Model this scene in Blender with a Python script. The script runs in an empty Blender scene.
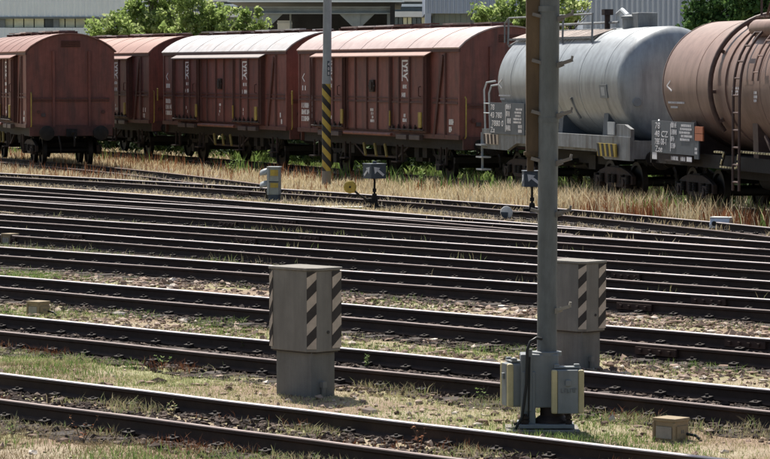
import bpy, bmesh, math, random
import numpy as np
from mathutils import Vector, Matrix

# ------------------------------------------------------------------ camera, sky, sun, exposure
SC = bpy.context.scene
COL = SC.collection
random.seed(7)
RNG = np.random.default_rng(11)
RAIL = 0.18                      # height of the rail heads above the ground
EYE = Vector((0.0, 0.0, 3.25))
FPX = 3170.0                     # focal length in photograph pixels (photograph is 770 wide)
PITCH = math.atan((229.5 - 70.0) / FPX)

cam_d = bpy.data.cameras.new('camera')
cam_d.sensor_width = 36.0
cam_d.lens = FPX / 770.0 * 36.0
cam_d.clip_start = 0.5
cam_d.clip_end = 9000.0
cam = bpy.data.objects.new('camera', cam_d)
COL.objects.link(cam)
cam.location = EYE
cam.rotation_euler = (math.pi / 2 - PITCH, 0, 0)
SC.camera = cam

SUN_AZ = math.radians(-19.0)     # measured from +Y (away from the camera) towards +X
SUN_EL = math.radians(57.0)
S = Vector((math.sin(SUN_AZ) * math.cos(SUN_EL), math.cos(SUN_AZ) * math.cos(SUN_EL), math.sin(SUN_EL)))
W = bpy.data.worlds.new('World')
SC.world = W
W.use_nodes = True
nt = W.node_tree
sky = nt.nodes.new('ShaderNodeTexSky')
sky.sky_type = 'NISHITA'
sky.sun_disc = False
sky.sun_elevation = SUN_EL
sky.sun_rotation = SUN_AZ
sky.air_density = 1.2
sky.dust_density = 2.5
nt.links.new(sky.outputs[0], nt.nodes['Background'].inputs[0])
nt.nodes['Background'].inputs[1].default_value = 0.072
sl = bpy.data.lights.new('sun', 'SUN')
sl.energy = 5.0
sl.angle = math.radians(0.5)
sl.color = (1.0, 0.95, 0.87)
so = bpy.data.objects.new('sun', sl)
COL.objects.link(so)
so.rotation_euler = S.to_track_quat('Z', 'Y').to_euler()
so.location = S * 200
SC.view_settings.view_transform = 'Standard'
SC.view_settings.look = 'None'
SC.view_settings.exposure = 0.70
SC.view_settings.gamma = 1.0

# ------------------------------------------------------------------ placing helpers
CP, SP = math.cos(PITCH), math.sin(PITCH)
def ray(px, py):
    u, v = (px - 385.0) / FPX, (229.5 - py) / FPX
    return Vector((u, CP + v * SP, -SP + v * CP))
def at_z(px, py, z=0.0):
    d = ray(px, py)
    return EYE + d * ((z - EYE.z) / d.z)
def at_y(px, py, Y):
    d = ray(px, py)
    return EYE + d * (Y / d.y)

# ------------------------------------------------------------------ materials
MATS = {}
def mat(name, col, rough=0.7, metal=0.0, var=0.25, scale=6.0, col2=None, streak=0.0, bump=0.0, bscale=40.0,
        stretch=(1, 1, 1), spec=0.4, dirt=None, dirt_amt=0.5, rand=0.0):
    m = bpy.data.materials.new(name)
    m.use_nodes = True
    n, l = m.node_tree.nodes, m.node_tree.links
    b = n['Principled BSDF']
    b.inputs['Roughness'].default_value = rough
    b.inputs['Metallic'].default_value = metal
    b.inputs['Specular IOR Level'].default_value = spec
    tc = n.new('ShaderNodeTexCoord')
    oi = n.new('ShaderNodeObjectInfo')
    mp = n.new('ShaderNodeMapping')
    mp.inputs['Scale'].default_value = stretch
    l.new(tc.outputs['Object'], mp.inputs['Vector'])
    mu = n.new('ShaderNodeMath'); mu.operation = 'MULTIPLY'; mu.inputs[1].default_value = 37.0
    l.new(oi.outputs['Random'], mu.inputs[0])
    ns = n.new('ShaderNodeTexNoise'); ns.noise_dimensions = '4D'
    ns.inputs['Scale'].default_value = scale
    ns.inputs['Detail'].default_value = 6.0
    ns.inputs['Roughness'].default_value = 0.65
    l.new(mp.outputs[0], ns.inputs['Vector']); l.new(mu.outputs[0], ns.inputs['W'])
    rp = n.new('ShaderNodeValToRGB')
    c2 = col2 if col2 else tuple(c * (1 - var) for c in col)
    c1 = col if col2 else tuple(min(1, c * (1 + var)) for c in col)
    rp.color_ramp.elements[0].position = 0.32; rp.color_ramp.elements[0].color = (*c2, 1)
    rp.color_ramp.elements[1].position = 0.68; rp.color_ramp.elements[1].color = (*c1, 1)
    l.new(ns.outputs['Fac'], rp.inputs[0])
    out = rp.outputs[0]
    if dirt:
        n2 = n.new('ShaderNodeTexNoise'); n2.noise_dimensions = '4D'
        n2.inputs['Scale'].default_value = 1.6; n2.inputs['Detail'].default_value = 8.0
        mp2 = n.new('ShaderNodeMapping'); mp2.inputs['Scale'].default_value = (3.2, 3.2, 0.55)
        l.new(tc.outputs['Object'], mp2.inputs['Vector'])
        l.new(mp2.outputs[0], n2.inputs['Vector']); l.new(mu.outputs[0], n2.inputs['W'])
        r2 = n.new('ShaderNodeValToRGB')
        r2.color_ramp.elements[0].position = 0.45; r2.color_ramp.elements[0].color = (0, 0, 0, 1)
        r2.color_ramp.elements[1].position = 0.72; r2.color_ramp.elements[1].color = (dirt_amt,) * 3 + (1,)
        l.new(n2.outputs['Fac'], r2.inputs[0])
        mx = n.new('ShaderNodeMix'); mx.data_type = 'RGBA'
        mx.inputs[7].default_value = (*dirt, 1)
        l.new(r2.outputs[0], mx.inputs[0]); l.new(out, mx.inputs[6])
        out = mx.outputs[2]
    if streak:
        n3 = n.new('ShaderNodeTexNoise'); n3.noise_dimensions = '4D'; n3.inputs['Scale'].default_value = 1.0; n3.inputs['Detail'].default_value = 7.0; n3.inputs['Roughness'].default_value = 0.7
        mp3 = n.new('ShaderNodeMapping'); mp3.inputs['Scale'].default_value = (16, 16, 1.1)
        l.new(tc.outputs['Object'], mp3.inputs['Vector']); l.new(mp3.outputs[0], n3.inputs['Vector']); l.new(mu.outputs[0], n3.inputs['W'])
        r3 = n.new('ShaderNodeMapRange'); r3.inputs[1].default_value = 0.3; r3.inputs[2].default_value = 0.72; r3.inputs[3].default_value = 1 + streak * 0.5; r3.inputs[4].default_value = 1 - streak
        l.new(n3.outputs['Fac'], r3.inputs[0])
        h3 = n.new('ShaderNodeHueSaturation'); l.new(r3.outputs[0], h3.inputs['Value']); l.new(out, h3.inputs['Color']); out = h3.outputs[0]
    if rand:
        hv = n.new('ShaderNodeHueSaturation')
        mr = n.new('ShaderNodeMapRange')
        mr.inputs[3].default_value = 1 - rand; mr.inputs[4].default_value = 1 + rand
        l.new(oi.outputs['Random'], mr.inputs[0]); l.new(mr.outputs[0], hv.inputs['Value'])
        l.new(out, hv.inputs['Color']); out = hv.outputs[0]
    l.new(out, b.inputs['Base Color'])
    if bump:
        nb = n.new('ShaderNodeTexNoise'); nb.inputs['Scale'].default_value = bscale; nb.inputs['Detail'].default_value = 5
        l.new(tc.outputs['Object'], nb.inputs['Vector'])
        bp = n.new('ShaderNodeBump'); bp.inputs['Strength'].default_value = bump; bp.inputs['Distance'].default_value = 0.02
        l.new(nb.outputs['Fac'], bp.inputs['Height']); l.new(bp.outputs[0], b.inputs['Normal'])
    MATS[name] = m
    return m

def attr_mat(name, ramp, rough=0.9, translucent=0.0):
    """colour picked per blade / leaf / stone from the mesh attribute 'tone'"""
    m = bpy.data.materials.new(name); m.use_nodes = True
    n, l = m.node_tree.nodes, m.node_tree.links
    b = n['Principled BSDF']; b.inputs['Roughness'].default_value = rough
    b.inputs['Specular IOR Level'].default_value = 0.25
    a = n.new('ShaderNodeAttribute'); a.attribute_name = 'tone'
    rp = n.new('ShaderNodeValToRGB')
    while len(rp.color_ramp.elements) < len(ramp):
        rp.color_ramp.elements.new(0.5)
    for e, (p, c) in zip(rp.color_ramp.elements, ramp):
        e.position = p; e.color = (*c, 1)
    l.new(a.outputs['Fac'], rp.inputs[0]); l.new(rp.outputs[0], b.inputs['Base Color'])
    if translucent:
        t = n.new('ShaderNodeBsdfTranslucent'); l.new(rp.outputs[0], t.inputs[0])
        mx = n.new('ShaderNodeMixShader'); mx.inputs[0].default_value = translucent
        l.new(b.outputs[0], mx.inputs[1]); l.new(t.outputs[0], mx.inputs[2])
        l.new(mx.outputs[0], n['Material Output'].inputs[0])
    MATS[name] = m
    return m

mat('red_paint', (0.178, 0.062, 0.049), 0.62, var=0.16, scale=5, dirt=(0.06, 0.036, 0.034), dirt_amt=0.7, bump=0.06, bscale=9, rand=0.14, streak=0.3)
mat('red_trim', (0.092, 0.034, 0.028), 0.65, var=0.2, scale=9, dirt=(0.045, 0.03, 0.028), dirt_amt=0.6, rand=0.1, streak=0.25)
mat('dull_paint', (0.075, 0.055, 0.056), 0.6, var=0.2, scale=6, dirt=(0.04, 0.03, 0.03), dirt_amt=0.6)
mat('white_roof', (0.42, 0.41, 0.415), 0.55, var=0.12, scale=3, dirt=(0.30, 0.245, 0.23), dirt_amt=0.6, streak=0.12)
mat('canopy_grey', (0.25, 0.215, 0.205), 0.6, var=0.12, scale=3)
mat('pale_plank', (0.62, 0.58, 0.55), 0.7, var=0.2, scale=7, rand=0.2)
mat('pink_roof', (0.40, 0.305, 0.29), 0.55, var=0.10, scale=3, dirt=(0.29, 0.20, 0.185), dirt_amt=0.6, streak=0.14)
mat('salmon_roof', (0.31, 0.17, 0.135), 0.6, var=0.12, scale=3, dirt=(0.25, 0.14, 0.115), dirt_amt=0.6, streak=0.14)
mat('brown_roof', (0.235, 0.115, 0.092), 0.6, var=0.12, scale=3, dirt=(0.17, 0.085, 0.07), dirt_amt=0.6, streak=0.14)
mat('grime', (0.014, 0.012, 0.011), 0.8, var=0.4, scale=9, bump=0.2, bscale=20)
mat('grime_brown', (0.032, 0.021, 0.018), 0.8, var=0.4, scale=8, bump=0.2, bscale=20)
mat('wheel_steel', (0.02, 0.017, 0.016), 0.6, metal=0.3, var=0.3, scale=8)
mat('worn_steel', (0.16, 0.15, 0.145), 0.5, metal=0.6, var=0.3, scale=8)
mat('plank_wood', (0.30, 0.25, 0.225), 0.85, var=0.35, scale=7, rand=0.35)
mat('yellow_paint', (0.44, 0.325, 0.06), 0.6, var=0.18, scale=9, dirt=(0.25, 0.17, 0.05), dirt_amt=0.5)
mat('door_yellow', (0.34, 0.255, 0.055), 0.65, var=0.25, scale=9, dirt=(0.15, 0.10, 0.05), dirt_amt=0.7)
mat('olive_paint', (0.22, 0.17, 0.05), 0.7, var=0.3, scale=9)
mat('black_paint', (0.022, 0.021, 0.02), 0.6, var=0.3, scale=9)
mat('letter_white', (0.76, 0.74, 0.74), 0.7, var=0.18, scale=30)
mat('letter_dark', (0.13, 0.14, 0.145), 0.7, var=0.15, scale=30)
mat('tank_grey', (0.345, 0.37, 0.385), 0.42, metal=0.2, var=0.13, scale=2.0, dirt=(0.19, 0.20, 0.21), dirt_amt=0.75, bump=0.04, bscale=3, spec=0.5, streak=0.16)
mat('tank_brown', (0.262, 0.172, 0.140), 0.48, var=0.12, scale=2.0, dirt=(0.17, 0.105, 0.085), dirt_amt=0.75, bump=0.04, bscale=3, streak=0.22)
mat('tank_brown_trim', (0.10, 0.062, 0.052), 0.6, var=0.25, scale=8)
mat('frame_grey', (0.205, 0.22, 0.23), 0.6, var=0.2, scale=5, dirt=(0.10, 0.092, 0.088), dirt_amt=0.9, streak=0.3)
mat('frame_patch', (0.42, 0.45, 0.47), 0.5, var=0.12, scale=5)
mat('panel_slate', (0.085, 0.10, 0.118), 0.55, var=0.15, scale=6)
mat('patch_slate', (0.20, 0.225, 0.245), 0.5, var=0.12, scale=6)
mat('orange_paint', (0.42, 0.135, 0.065), 0.55, var=0.15, scale=9)
mat('rail_rust', (0.033, 0.019, 0.0145), 0.75, var=0.35, scale=9, bump=0.1, bscale=30)
mat('rail_head', (0.41, 0.375, 0.365), 0.42, metal=0.75, var=0.12, scale=5, col2=(0.30, 0.26, 0.25), stretch=(1, 1, 1))
mat('fishplate_rust', (0.055, 0.030, 0.022), 0.8, var=0.35, scale=12)
mat('fastening', (0.022, 0.016, 0.014), 0.85, var=0.4, scale=20)
mat('rail_head_dull', (0.17, 0.135, 0.125), 0.55, metal=0.5, var=0.25, scale=4)
mat('rail_head_rusty', (0.13, 0.085, 0.07), 0.6, metal=0.3, var=0.3, scale=5)
mat('sleeper_wood', (0.040, 0.030, 0.025), 0.9, var=0.4, scale=7, bump=0.3, bscale=30, rand=0.25)
mat('concrete', (0.225, 0.21, 0.185), 0.88, var=0.12, scale=4, dirt=(0.13, 0.115, 0.10), dirt_amt=0.6, bump=0.08, bscale=60, streak=0.16)
mat('concrete_foot', (0.175, 0.168, 0.155), 0.9, var=0.14, scale=5, dirt=(0.11, 0.105, 0.09), dirt_amt=0.6, bump=0.12, bscale=60, streak=0.2)
mat('stripe_cream', (0.50, 0.42, 0.34), 0.8, var=0.16, scale=14)
mat('stripe_dark', (0.050, 0.043, 0.039), 0.8, var=0.2, scale=14)
mat('mast_grey', (0.125, 0.139, 0.146), 0.55, metal=0.15, var=0.26, scale=9, dirt=(0.10, 0.105, 0.10), dirt_amt=0.7, bump=0.05, bscale=30, stretch=(1, 1, 0.4), streak=0.22)
mat('mast_rust', (0.115, 0.078, 0.045), 0.8, var=0.45, scale=3, dirt=(0.05, 0.036, 0.025), dirt_amt=0.8, bump=0.1, bscale=40, stretch=(1, 1, 0.35))
mat('box_grey', (0.195, 0.212, 0.22), 0.55, var=0.12, scale=6, dirt=(0.13, 0.135, 0.13), dirt_amt=0.6, streak=0.14)
mat('box_cream', (0.49, 0.425, 0.24), 0.6, var=0.14, scale=8, dirt=(0.30, 0.25, 0.14), dirt_amt=0.5)
mat('pole_grey', (0.30, 0.325, 0.34), 0.6, var=0.12, scale=5, dirt=(0.19, 0.20, 0.20), dirt_amt=0.5, streak=0.12)
mat('tan_wood', (0.27, 0.208, 0.125), 0.8, var=0.2, scale=9, dirt=(0.22, 0.17, 0.11), dirt_amt=0.6, bump=0.1, bscale=40)
mat('tan_grey', (0.27, 0.25, 0.215), 0.8, var=0.2, scale=9)
mat('lantern_slate', (0.050, 0.066, 0.085), 0.6, var=0.2, scale=9)
mat('arrow_white', (0.55, 0.57, 0.60), 0.6, var=0.1, scale=20)
mat('signal_grey', (0.27, 0.29, 0.27), 0.6, var=0.15, scale=9)
mat('hood_grey', (0.33, 0.36, 0.37), 0.5, var=0.15, scale=9)
mat('pale_metal', (0.55, 0.57, 0.60), 0.4, metal=0.3, var=0.1, scale=9)
mat('cable_black', (0.012, 0.012, 0.012), 0.5, var=0.2, scale=9)
mat('white_ball', (0.68, 0.68, 0.66), 0.6, var=0.1, scale=9)
mat('wall_blue', (0.80, 0.87, 0.90), 0.6, var=0.05, scale=0.8)
mat('wall_slate', (0.36, 0.42, 0.52), 0.6, var=0.07, scale=0.8)
mat('wall_slate_pale', (0.47, 0.53, 0.63), 0.6, var=0.06, scale=0.8)
mat('wall_green', (0.20, 0.235, 0.22), 0.7, var=0.12, scale=1.2)
mat('pane_yellow', (0.60, 0.62, 0.48), 0.35, var=0.18, scale=1.5, rand=0.2)
mat('pane_dark', (0.10, 0.13, 0.15), 0.2, var=0.3, scale=1.0, rand=0.3)
mat('mullion', (0.17, 0.20, 0.21), 0.6, var=0.15, scale=4)
mat('pale_wall', (0.72, 0.74, 0.74), 0.75, var=0.12, scale=0.8)
mat('shed_steel', (0.29, 0.33, 0.355), 0.6, var=0.15, scale=2)
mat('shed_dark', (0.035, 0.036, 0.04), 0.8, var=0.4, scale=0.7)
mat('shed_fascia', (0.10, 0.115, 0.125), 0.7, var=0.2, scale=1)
mat('bark', (0.10, 0.08, 0.06), 0.9, var=0.3, scale=8)
mat('pale_board', (0.58, 0.55, 0.48), 0.8, var=0.12, scale=7)
mat('pale_sand', (0.60, 0.57, 0.51), 0.9, var=0.15, scale=12, bump=0.3, bscale=40)
attr_mat('dry_blades', [(0, (0.28, 0.20, 0.11)), (0.5, (0.52, 0.43, 0.27)), (1, (0.68, 0.61, 0.45))], translucent=0.35)
attr_mat('short_blades', [(0, (0.22, 0.17, 0.10)), (0.4, (0.44, 0.37, 0.23)), (0.72, (0.40, 0.40, 0.20)), (1, (0.22, 0.32, 0.10))], translucent=0.3)
attr_mat('green_blades', [(0, (0.08, 0.15, 0.04)), (0.6, (0.17, 0.26, 0.07)), (1, (0.32, 0.38, 0.15))], translucent=0.35)
attr_mat('rust_blades', [(0, (0.12, 0.045, 0.022)), (0.6, (0.26, 0.105, 0.05)), (1, (0.40, 0.22, 0.12))], translucent=0.25)
attr_mat('stone_mix', [(0, (0.10, 0.065, 0.05)), (0.5, (0.25, 0.175, 0.135)), (0.85, (0.40, 0.31, 0.25)), (1, (0.58, 0.51, 0.44))])
attr_mat('stone_dark', [(0, (0.025, 0.019, 0.016)), (0.75, (0.075, 0.052, 0.042)), (1, (0.20, 0.155, 0.125))])
attr_mat('leaf_bright', [(0, (0.16, 0.24, 0.06)), (0.6, (0.34, 0.43, 0.15)), (1, (0.52, 0.57, 0.30))], translucent=0.55)
attr_mat('leaf_shade', [(0, (0.015, 0.03, 0.012)), (0.6, (0.03, 0.055, 0.018)), (1, (0.06, 0.10, 0.03))], translucent=0.08)  # near-black leaf colours, shade put into the added screen behind the wagons
attr_mat('leaf_dark', [(0, (0.035, 0.08, 0.025)), (0.6, (0.07, 0.14, 0.04)), (1, (0.17, 0.26, 0.08))], translucent=0.35)

def ground_material():
    m = bpy.data.materials.new('ground'); m.use_nodes = True
    n, l = m.node_tree.nodes, m.node_tree.links
    b = n['Principled BSDF']; b.inputs['Roughness'].default_value = 0.95; b.inputs['Specular IOR Level'].default_value = 0.15
    tc = n.new('ShaderNodeTexCoord')
    def noise(sc, det=6, ro=0.6):
        t = n.new('ShaderNodeTexNoise'); t.inputs['Scale'].default_value = sc; t.inputs['Detail'].default_value = det
        t.inputs['Roughness'].default_value = ro; l.new(tc.outputs['Object'], t.inputs['Vector']); return t.outputs['Fac']
    def ramp(f, a, c0, bb, c1):
        r = n.new('ShaderNodeValToRGB'); r.color_ramp.elements[0].position = a; r.color_ramp.elements[0].color = (*c0, 1)
        r.color_ramp.elements[1].position = bb; r.color_ramp.elements[1].color = (*c1, 1); l.new(f, r.inputs[0]); return r.outputs[0]
    def mix(f, a, c):
        x = n.new('ShaderNodeMix'); x.data_type = 'RGBA'; l.new(f, x.inputs[0]); l.new(a, x.inputs[6]); l.new(c, x.inputs[7]); return x.outputs[2]
    straw = ramp(noise(30, 8, 0.75), 0.3, (0.22, 0.18, 0.12), 0.7, (0.46, 0.40, 0.29))
    earth = ramp(noise(55, 8, 0.75), 0.3, (0.15, 0.10, 0.07), 0.72, (0.38, 0.285, 0.21))
    green = ramp(noise(40, 8, 0.75), 0.3, (0.17, 0.18, 0.075), 0.7, (0.37, 0.37, 0.19))
    k = (0.0, 0.0, 0.0); w = (1.0, 1.0, 1.0)
    c = mix(ramp(noise(0.7), 0.42, k, 0.58, w), straw, earth)
    c = mix(ramp(noise(0.55, 6), 0.48, k, 0.62, (0.75, 0.75, 0.75)), c, green)
    l.new(c, b.inputs['Base Color'])
    bp = n.new('ShaderNodeBump'); bp.inputs['Strength'].default_value = 0.7; bp.inputs['Distance'].default_value = 0.03
    l.new(noise(25, 8, 0.7), bp.inputs['Height']); l.new(bp.outputs[0], b.inputs['Normal'])
    MATS['ground'] = m
def bed_material():
    m = bpy.data.materials.new('track_bed'); m.use_nodes = True
    n, l = m.node_tree.nodes, m.node_tree.links
    b = n['Principled BSDF']; b.inputs['Roughness'].default_value = 0.95; b.inputs['Specular IOR Level'].default_value = 0.15
    tc = n.new('ShaderNodeTexCoord')
    v = n.new('ShaderNodeTexVoronoi'); v.inputs['Scale'].default_value = 18; l.new(tc.outputs['Object'], v.inputs['Vector'])
    r = n.new('ShaderNodeValToRGB'); r.color_ramp.elements[0].color = (0.018, 0.014, 0.012, 1); r.color_ramp.elements[1].color = (0.070, 0.052, 0.042, 1)
    sx = n.new('ShaderNodeSeparateColor'); l.new(v.outputs['Color'], sx.inputs[0]); l.new(sx.outputs[0], r.inputs[0])
    l.new(r.outputs[0], b.inputs['Base Color'])
    bp = n.new('ShaderNodeBump'); bp.inputs['Strength'].default_value = 0.8; bp.inputs['Distance'].default_value = 0.04
    l.new(v.outputs['Distance'], bp.inputs['Height']); l.new(bp.outputs[0], b.inputs['Normal'])
    MATS['track_bed'] = m
ground_material(); bed_material()

# ------------------------------------------------------------------ mesh helpers
class MB:
    def __init__(s): s.v = []; s.f = []; s.m = []
    def add(s, vs, fs, mi=0):
        o = len(s.v); s.v += [tuple(p) for p in vs]; s.f += [tuple(i + o for i in f) for f in fs]; s.m += [mi] * len(fs); return s
    def box(s, c, d, mi=0, rz=0.0, ry=0.0, rx=0.0):
        M = Matrix.Rotation(rz, 3, 'Z') @ Matrix.Rotation(ry, 3, 'Y') @ Matrix.Rotation(rx, 3, 'X')
        c = Vector(c); h = Vector(d) / 2
        vs = [c + M @ Vector((x * h.x, y * h.y, z * h.z)) for z in (-1, 1) for x, y in ((-1, -1), (1, -1), (1, 1), (-1, 1))]
        return s.add(vs, [(3, 2, 1, 0), (4, 5, 6, 7), (0, 1, 5, 4), (1, 2, 6, 5), (2, 3, 7, 6), (3, 0, 4, 7)], mi)
    def bar(s, p, q, w, t=None, mi=0):
        """square bar from p to q"""
        p, q = Vector(p), Vector(q); d = q - p; t = t or w
        R = d.to_track_quat('X', 'Z').to_matrix(); L = d.length / 2; c = (p + q) / 2
        vs = [c + R @ Vector((x * L, y * w / 2, z * t / 2)) for z in (-1, 1) for x, y in ((-1, -1), (1, -1), (1, 1), (-1, 1))]
        return s.add(vs, [(3, 2, 1, 0), (4, 5, 6, 7), (0, 1, 5, 4), (1, 2, 6, 5), (2, 3, 7, 6), (3, 0, 4, 7)], mi)
    def tube(s, pts, r, n=8, mi=0, r2=None, cap=True):
        pts = [Vector(p) for p in pts]; k = len(pts); rings = []
        up = Vector((0, 0, 1)); prev = None
        for i, p in enumerate(pts):
            d = (pts[min(i + 1, k - 1)] - pts[max(i - 1, 0)]).normalized()
            if prev is None:
                a = d.cross(up)
                if a.length < 1e-3: a = d.cross(Vector((1, 0, 0)))
            else:
                a = prev - d * prev.dot(d)
            a.normalize(); prev = a; b = d.cross(a)
            rr = r if r2 is None else r + (r2 - r) * i / (k - 1)
            rings.append([p + (a * math.cos(t) + b * math.sin(t)) * rr for t in [2 * math.pi * j / n for j in range(n)]])
        vs = [v for ring in rings for v in ring]; fs = []
        for i in range(k - 1):
            for j in range(n):
                fs.append((i * n + j, i * n + (j + 1) % n, (i + 1) * n + (j + 1) % n, (i + 1) * n + j))
        if cap: fs += [tuple(range(n))[::-1], tuple((k - 1) * n + j for j in range(n))]
        return s.add(vs, fs, mi)
    def prism(s, poly, axis, a, b, mi=0):
        """polygon in the plane across axis, extruded along axis from a to b"""
        n = len(poly); ax = 'xyz'.index(axis)
        def P(q, t):
            o = list(q); o.insert(ax, t); return o
        vs = [P(q, a) for q in poly] + [P(q, b) for q in poly]
        fs = [tuple(range(n))[::-1], tuple(range(n, 2 * n))] + [(i, (i + 1) % n, n + (i + 1) % n, n + i) for i in range(n)]
        return s.add(vs, fs, mi)
    def lathe(s, prof, n=32, axis='x', mi=0, centre=(0, 0, 0)):
        vs = []; fs = []
        for t, r in prof:
            for j in range(n):
                a = 2 * math.pi * j / n; c, q = r * math.cos(a), r * math.sin(a)
                p = {'x': (t, c, q), 'y': (c, t, q), 'z': (c, q, t)}[axis]
                vs.append(tuple(p[i] + centre[i] for i in range(3)))
        for i in range(len(prof) - 1):
            for j in range(n):
                fs.append((i * n + j, i * n + (j + 1) % n, (i + 1) * n + (j + 1) % n, (i + 1) * n + j))
        fs += [tuple(range(n))[::-1], tuple((len(prof) - 1) * n + j for j in range(n))]
        return s.add(vs, fs, mi)
    def mesh(s, name, mats, smooth=None):
        me = bpy.data.meshes.new(name); me.from_pydata(s.v, [], s.f)
        for m in ([mats] if isinstance(mats, str) else mats): me.materials.append(MATS[m])
        me.polygons.foreach_set('material_index', s.m)
        bm = bmesh.new(); bm.from_mesh(me); bmesh.ops.recalc_face_normals(bm, faces=bm.faces); bm.to_mesh(me); bm.free()
        if smooth:
            me.polygons.foreach_set('use_smooth', [True] * len(me.polygons)); me.set_sharp_from_angle(angle=math.radians(smooth))
        me.update(); return me
    def obj(s, name, mats, parent=None, smooth=None, bevel=0.0, loc=None, rz=None):
        return link(name, s.mesh(name, mats, smooth), parent, bevel, loc, rz)
def link(name, me, parent=None, bevel=0.0, loc=None, rz=None):
    o = bpy.data.objects.new(name, me); COL.objects.link(o)
    if parent: o.parent = parent
    if loc is not None: o.location = loc
    if rz is not None: o.rotation_euler = (0, 0, rz)
    if bevel:
        b = o.modifiers.new('bevel', 'BEVEL'); b.width = bevel; b.segments = 2; b.limit_method = 'ANGLE'; b.angle_limit = math.radians(40)
    return o
def thing(name, label, cat, loc=(0, 0, 0), rz=0.0, group=None):
    o = bpy.data.objects.new(name, None); COL.objects.link(o); o.empty_display_size = 0.2
    o.location = loc; o.rotation_euler = (0, 0, rz); tag(o, label, cat, group); return o
def tag(o, label=None, cat=None, group=None, kind=None):
    if label: o['label'] = label
    if cat: o['category'] = cat
    if group: o['group'] = group
    if kind: o['kind'] = kind
    return o
def dup(root, loc, rz, label, group=None):
    """a copy of a thing, its parts and their sub-parts, sharing mesh data"""
    ch = {}
    for o in list(COL.objects):
        if o.parent: ch.setdefault(o.parent.name, []).append(o)
    def cp(o, parent):
        c = o.copy(); COL.objects.link(c); c.parent = parent
        for k in ch.get(o.name, []): cp(k, c)
        return c
    r = cp(root, None); r.location = loc; r.rotation_euler = (0, 0, rz); r['label'] = label
    if group: r['group'] = group
    return r
def text_mesh(txt, size, m, spacing=1.0):
    cu = bpy.data.curves.new('lettering', 'FONT'); cu.body = txt; cu.size = size; cu.extrude = 0.002; cu.space_line = spacing
    o = bpy.data.objects.new('lettering', cu); COL.objects.link(o)
    dg = bpy.context.evaluated_depsgraph_get(); dg.update()
    me = bpy.data.meshes.new_from_object(o.evaluated_get(dg)); me.materials.clear(); me.materials.append(MATS[m])
    bpy.data.objects.remove(o); return me
def text(txt, size, m, parent, loc, rot=(math.pi / 2, 0, 0), name='lettering', sx=1.0, spacing=1.0):
    o = link(name, text_mesh(txt, size, m, spacing), parent); o.location = loc; o.rotation_euler = rot; o.scale = (sx, 1, 1); o['kind'] = 'stuff'; return o
def raw(name, V, F, m, tone=None, kind='stuff'):
    """fast mesh from numpy arrays: V (n,3), F (k,3)"""
    me = bpy.data.meshes.new(name); n, k = len(V), len(F)
    me.vertices.add(n); me.vertices.foreach_set('co', np.ascontiguousarray(V, dtype=np.float32).ravel())
    me.loops.add(k * 3); me.loops.foreach_set('vertex_index', np.ascontiguousarray(F, dtype=np.int32).ravel())
    me.polygons.add(k); me.polygons.foreach_set('loop_start', np.arange(0, k * 3, 3, dtype=np.int32))
    me.materials.append(MATS[m])
    if tone is not None:
        a = me.attributes.new('tone', 'FLOAT', 'POINT'); a.data.foreach_set('value', np.ascontiguousarray(tone, dtype=np.float32))
    me.polygons.foreach_set('use_smooth', [False] * k)
    me.update(calc_edges=True); me.validate()
    o = link(name, me)
    if kind: o['kind'] = kind
    return o

# ------------------------------------------------------------------ ground
def vnoise(P, sc, seed):
    r = np.random.default_rng(seed); T = r.random((64, 64)); q = P * sc; i = np.floor(q).astype(int); f = q - i; f = f * f * (3 - 2 * f)
    g = lambda a, b: T[(i[:, 0] + a) % 64, (i[:, 1] + b) % 64]
    return (g(0, 0) * (1 - f[:, 0]) + g(1, 0) * f[:, 0]) * (1 - f[:, 1]) + (g(0, 1) * (1 - f[:, 0]) + g(1, 1) * f[:, 0]) * f[:, 1]
def relief(P):
    """height of the uneven ground"""
    return 0.045 * (vnoise(P, 0.9, 101) - 0.5) + 0.030 * (vnoise(P, 3.1, 102) - 0.5) + 0.018 * (vnoise(P, 7.3, 103) - 0.5) + 0.004
def ground_z(P):
    z = relief(P); fade = np.clip((62 - P[:, 1]) / 6, 0, 1) * np.clip((10.5 - np.abs(P[:, 0])) / 1.0, 0, 1)
    for t in TR[:8]:
        d = t.signed(P); k = np.exp(-(np.maximum(np.abs(d) - 0.9, 0) / 0.25) ** 2); z = z * (1 - k) + k * (0.35 * z - 0.002)
    d = TR[0].signed(P); z = z + 0.020 * np.clip((0.66 - np.abs(d)) / 0.1, 0, 1)
    return z * fade
def make_ground():
    xs = np.concatenate([[-3500, -600, -120, -40, -18], np.arange(-11, 11.01, 0.09), [18, 40, 120, 600, 3500]])
    ys = np.concatenate([[-60, 0, 14], np.arange(24.5, 62.1, 0.11), np.arange(63, 140, 4.0), [180, 300, 800, 3500]])
    X, Y = np.meshgrid(xs, ys); P = np.stack([X.ravel(), Y.ravel()], 1); z = ground_z(P)
    nx, ny = len(xs), len(ys); i = (np.arange(ny - 1)[:, None] * nx + np.arange(nx - 1)[None]).ravel()
    F = np.concatenate([np.stack([i, i + 1, i + nx + 1], 1), np.stack([i, i + nx + 1, i + nx], 1)])
    o = raw('ground', np.stack([P[:, 0], P[:, 1], z], 1), F, 'ground', kind='structure')
    o.data.polygons.foreach_set('use_smooth', [True] * len(o.data.polygons))

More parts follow.
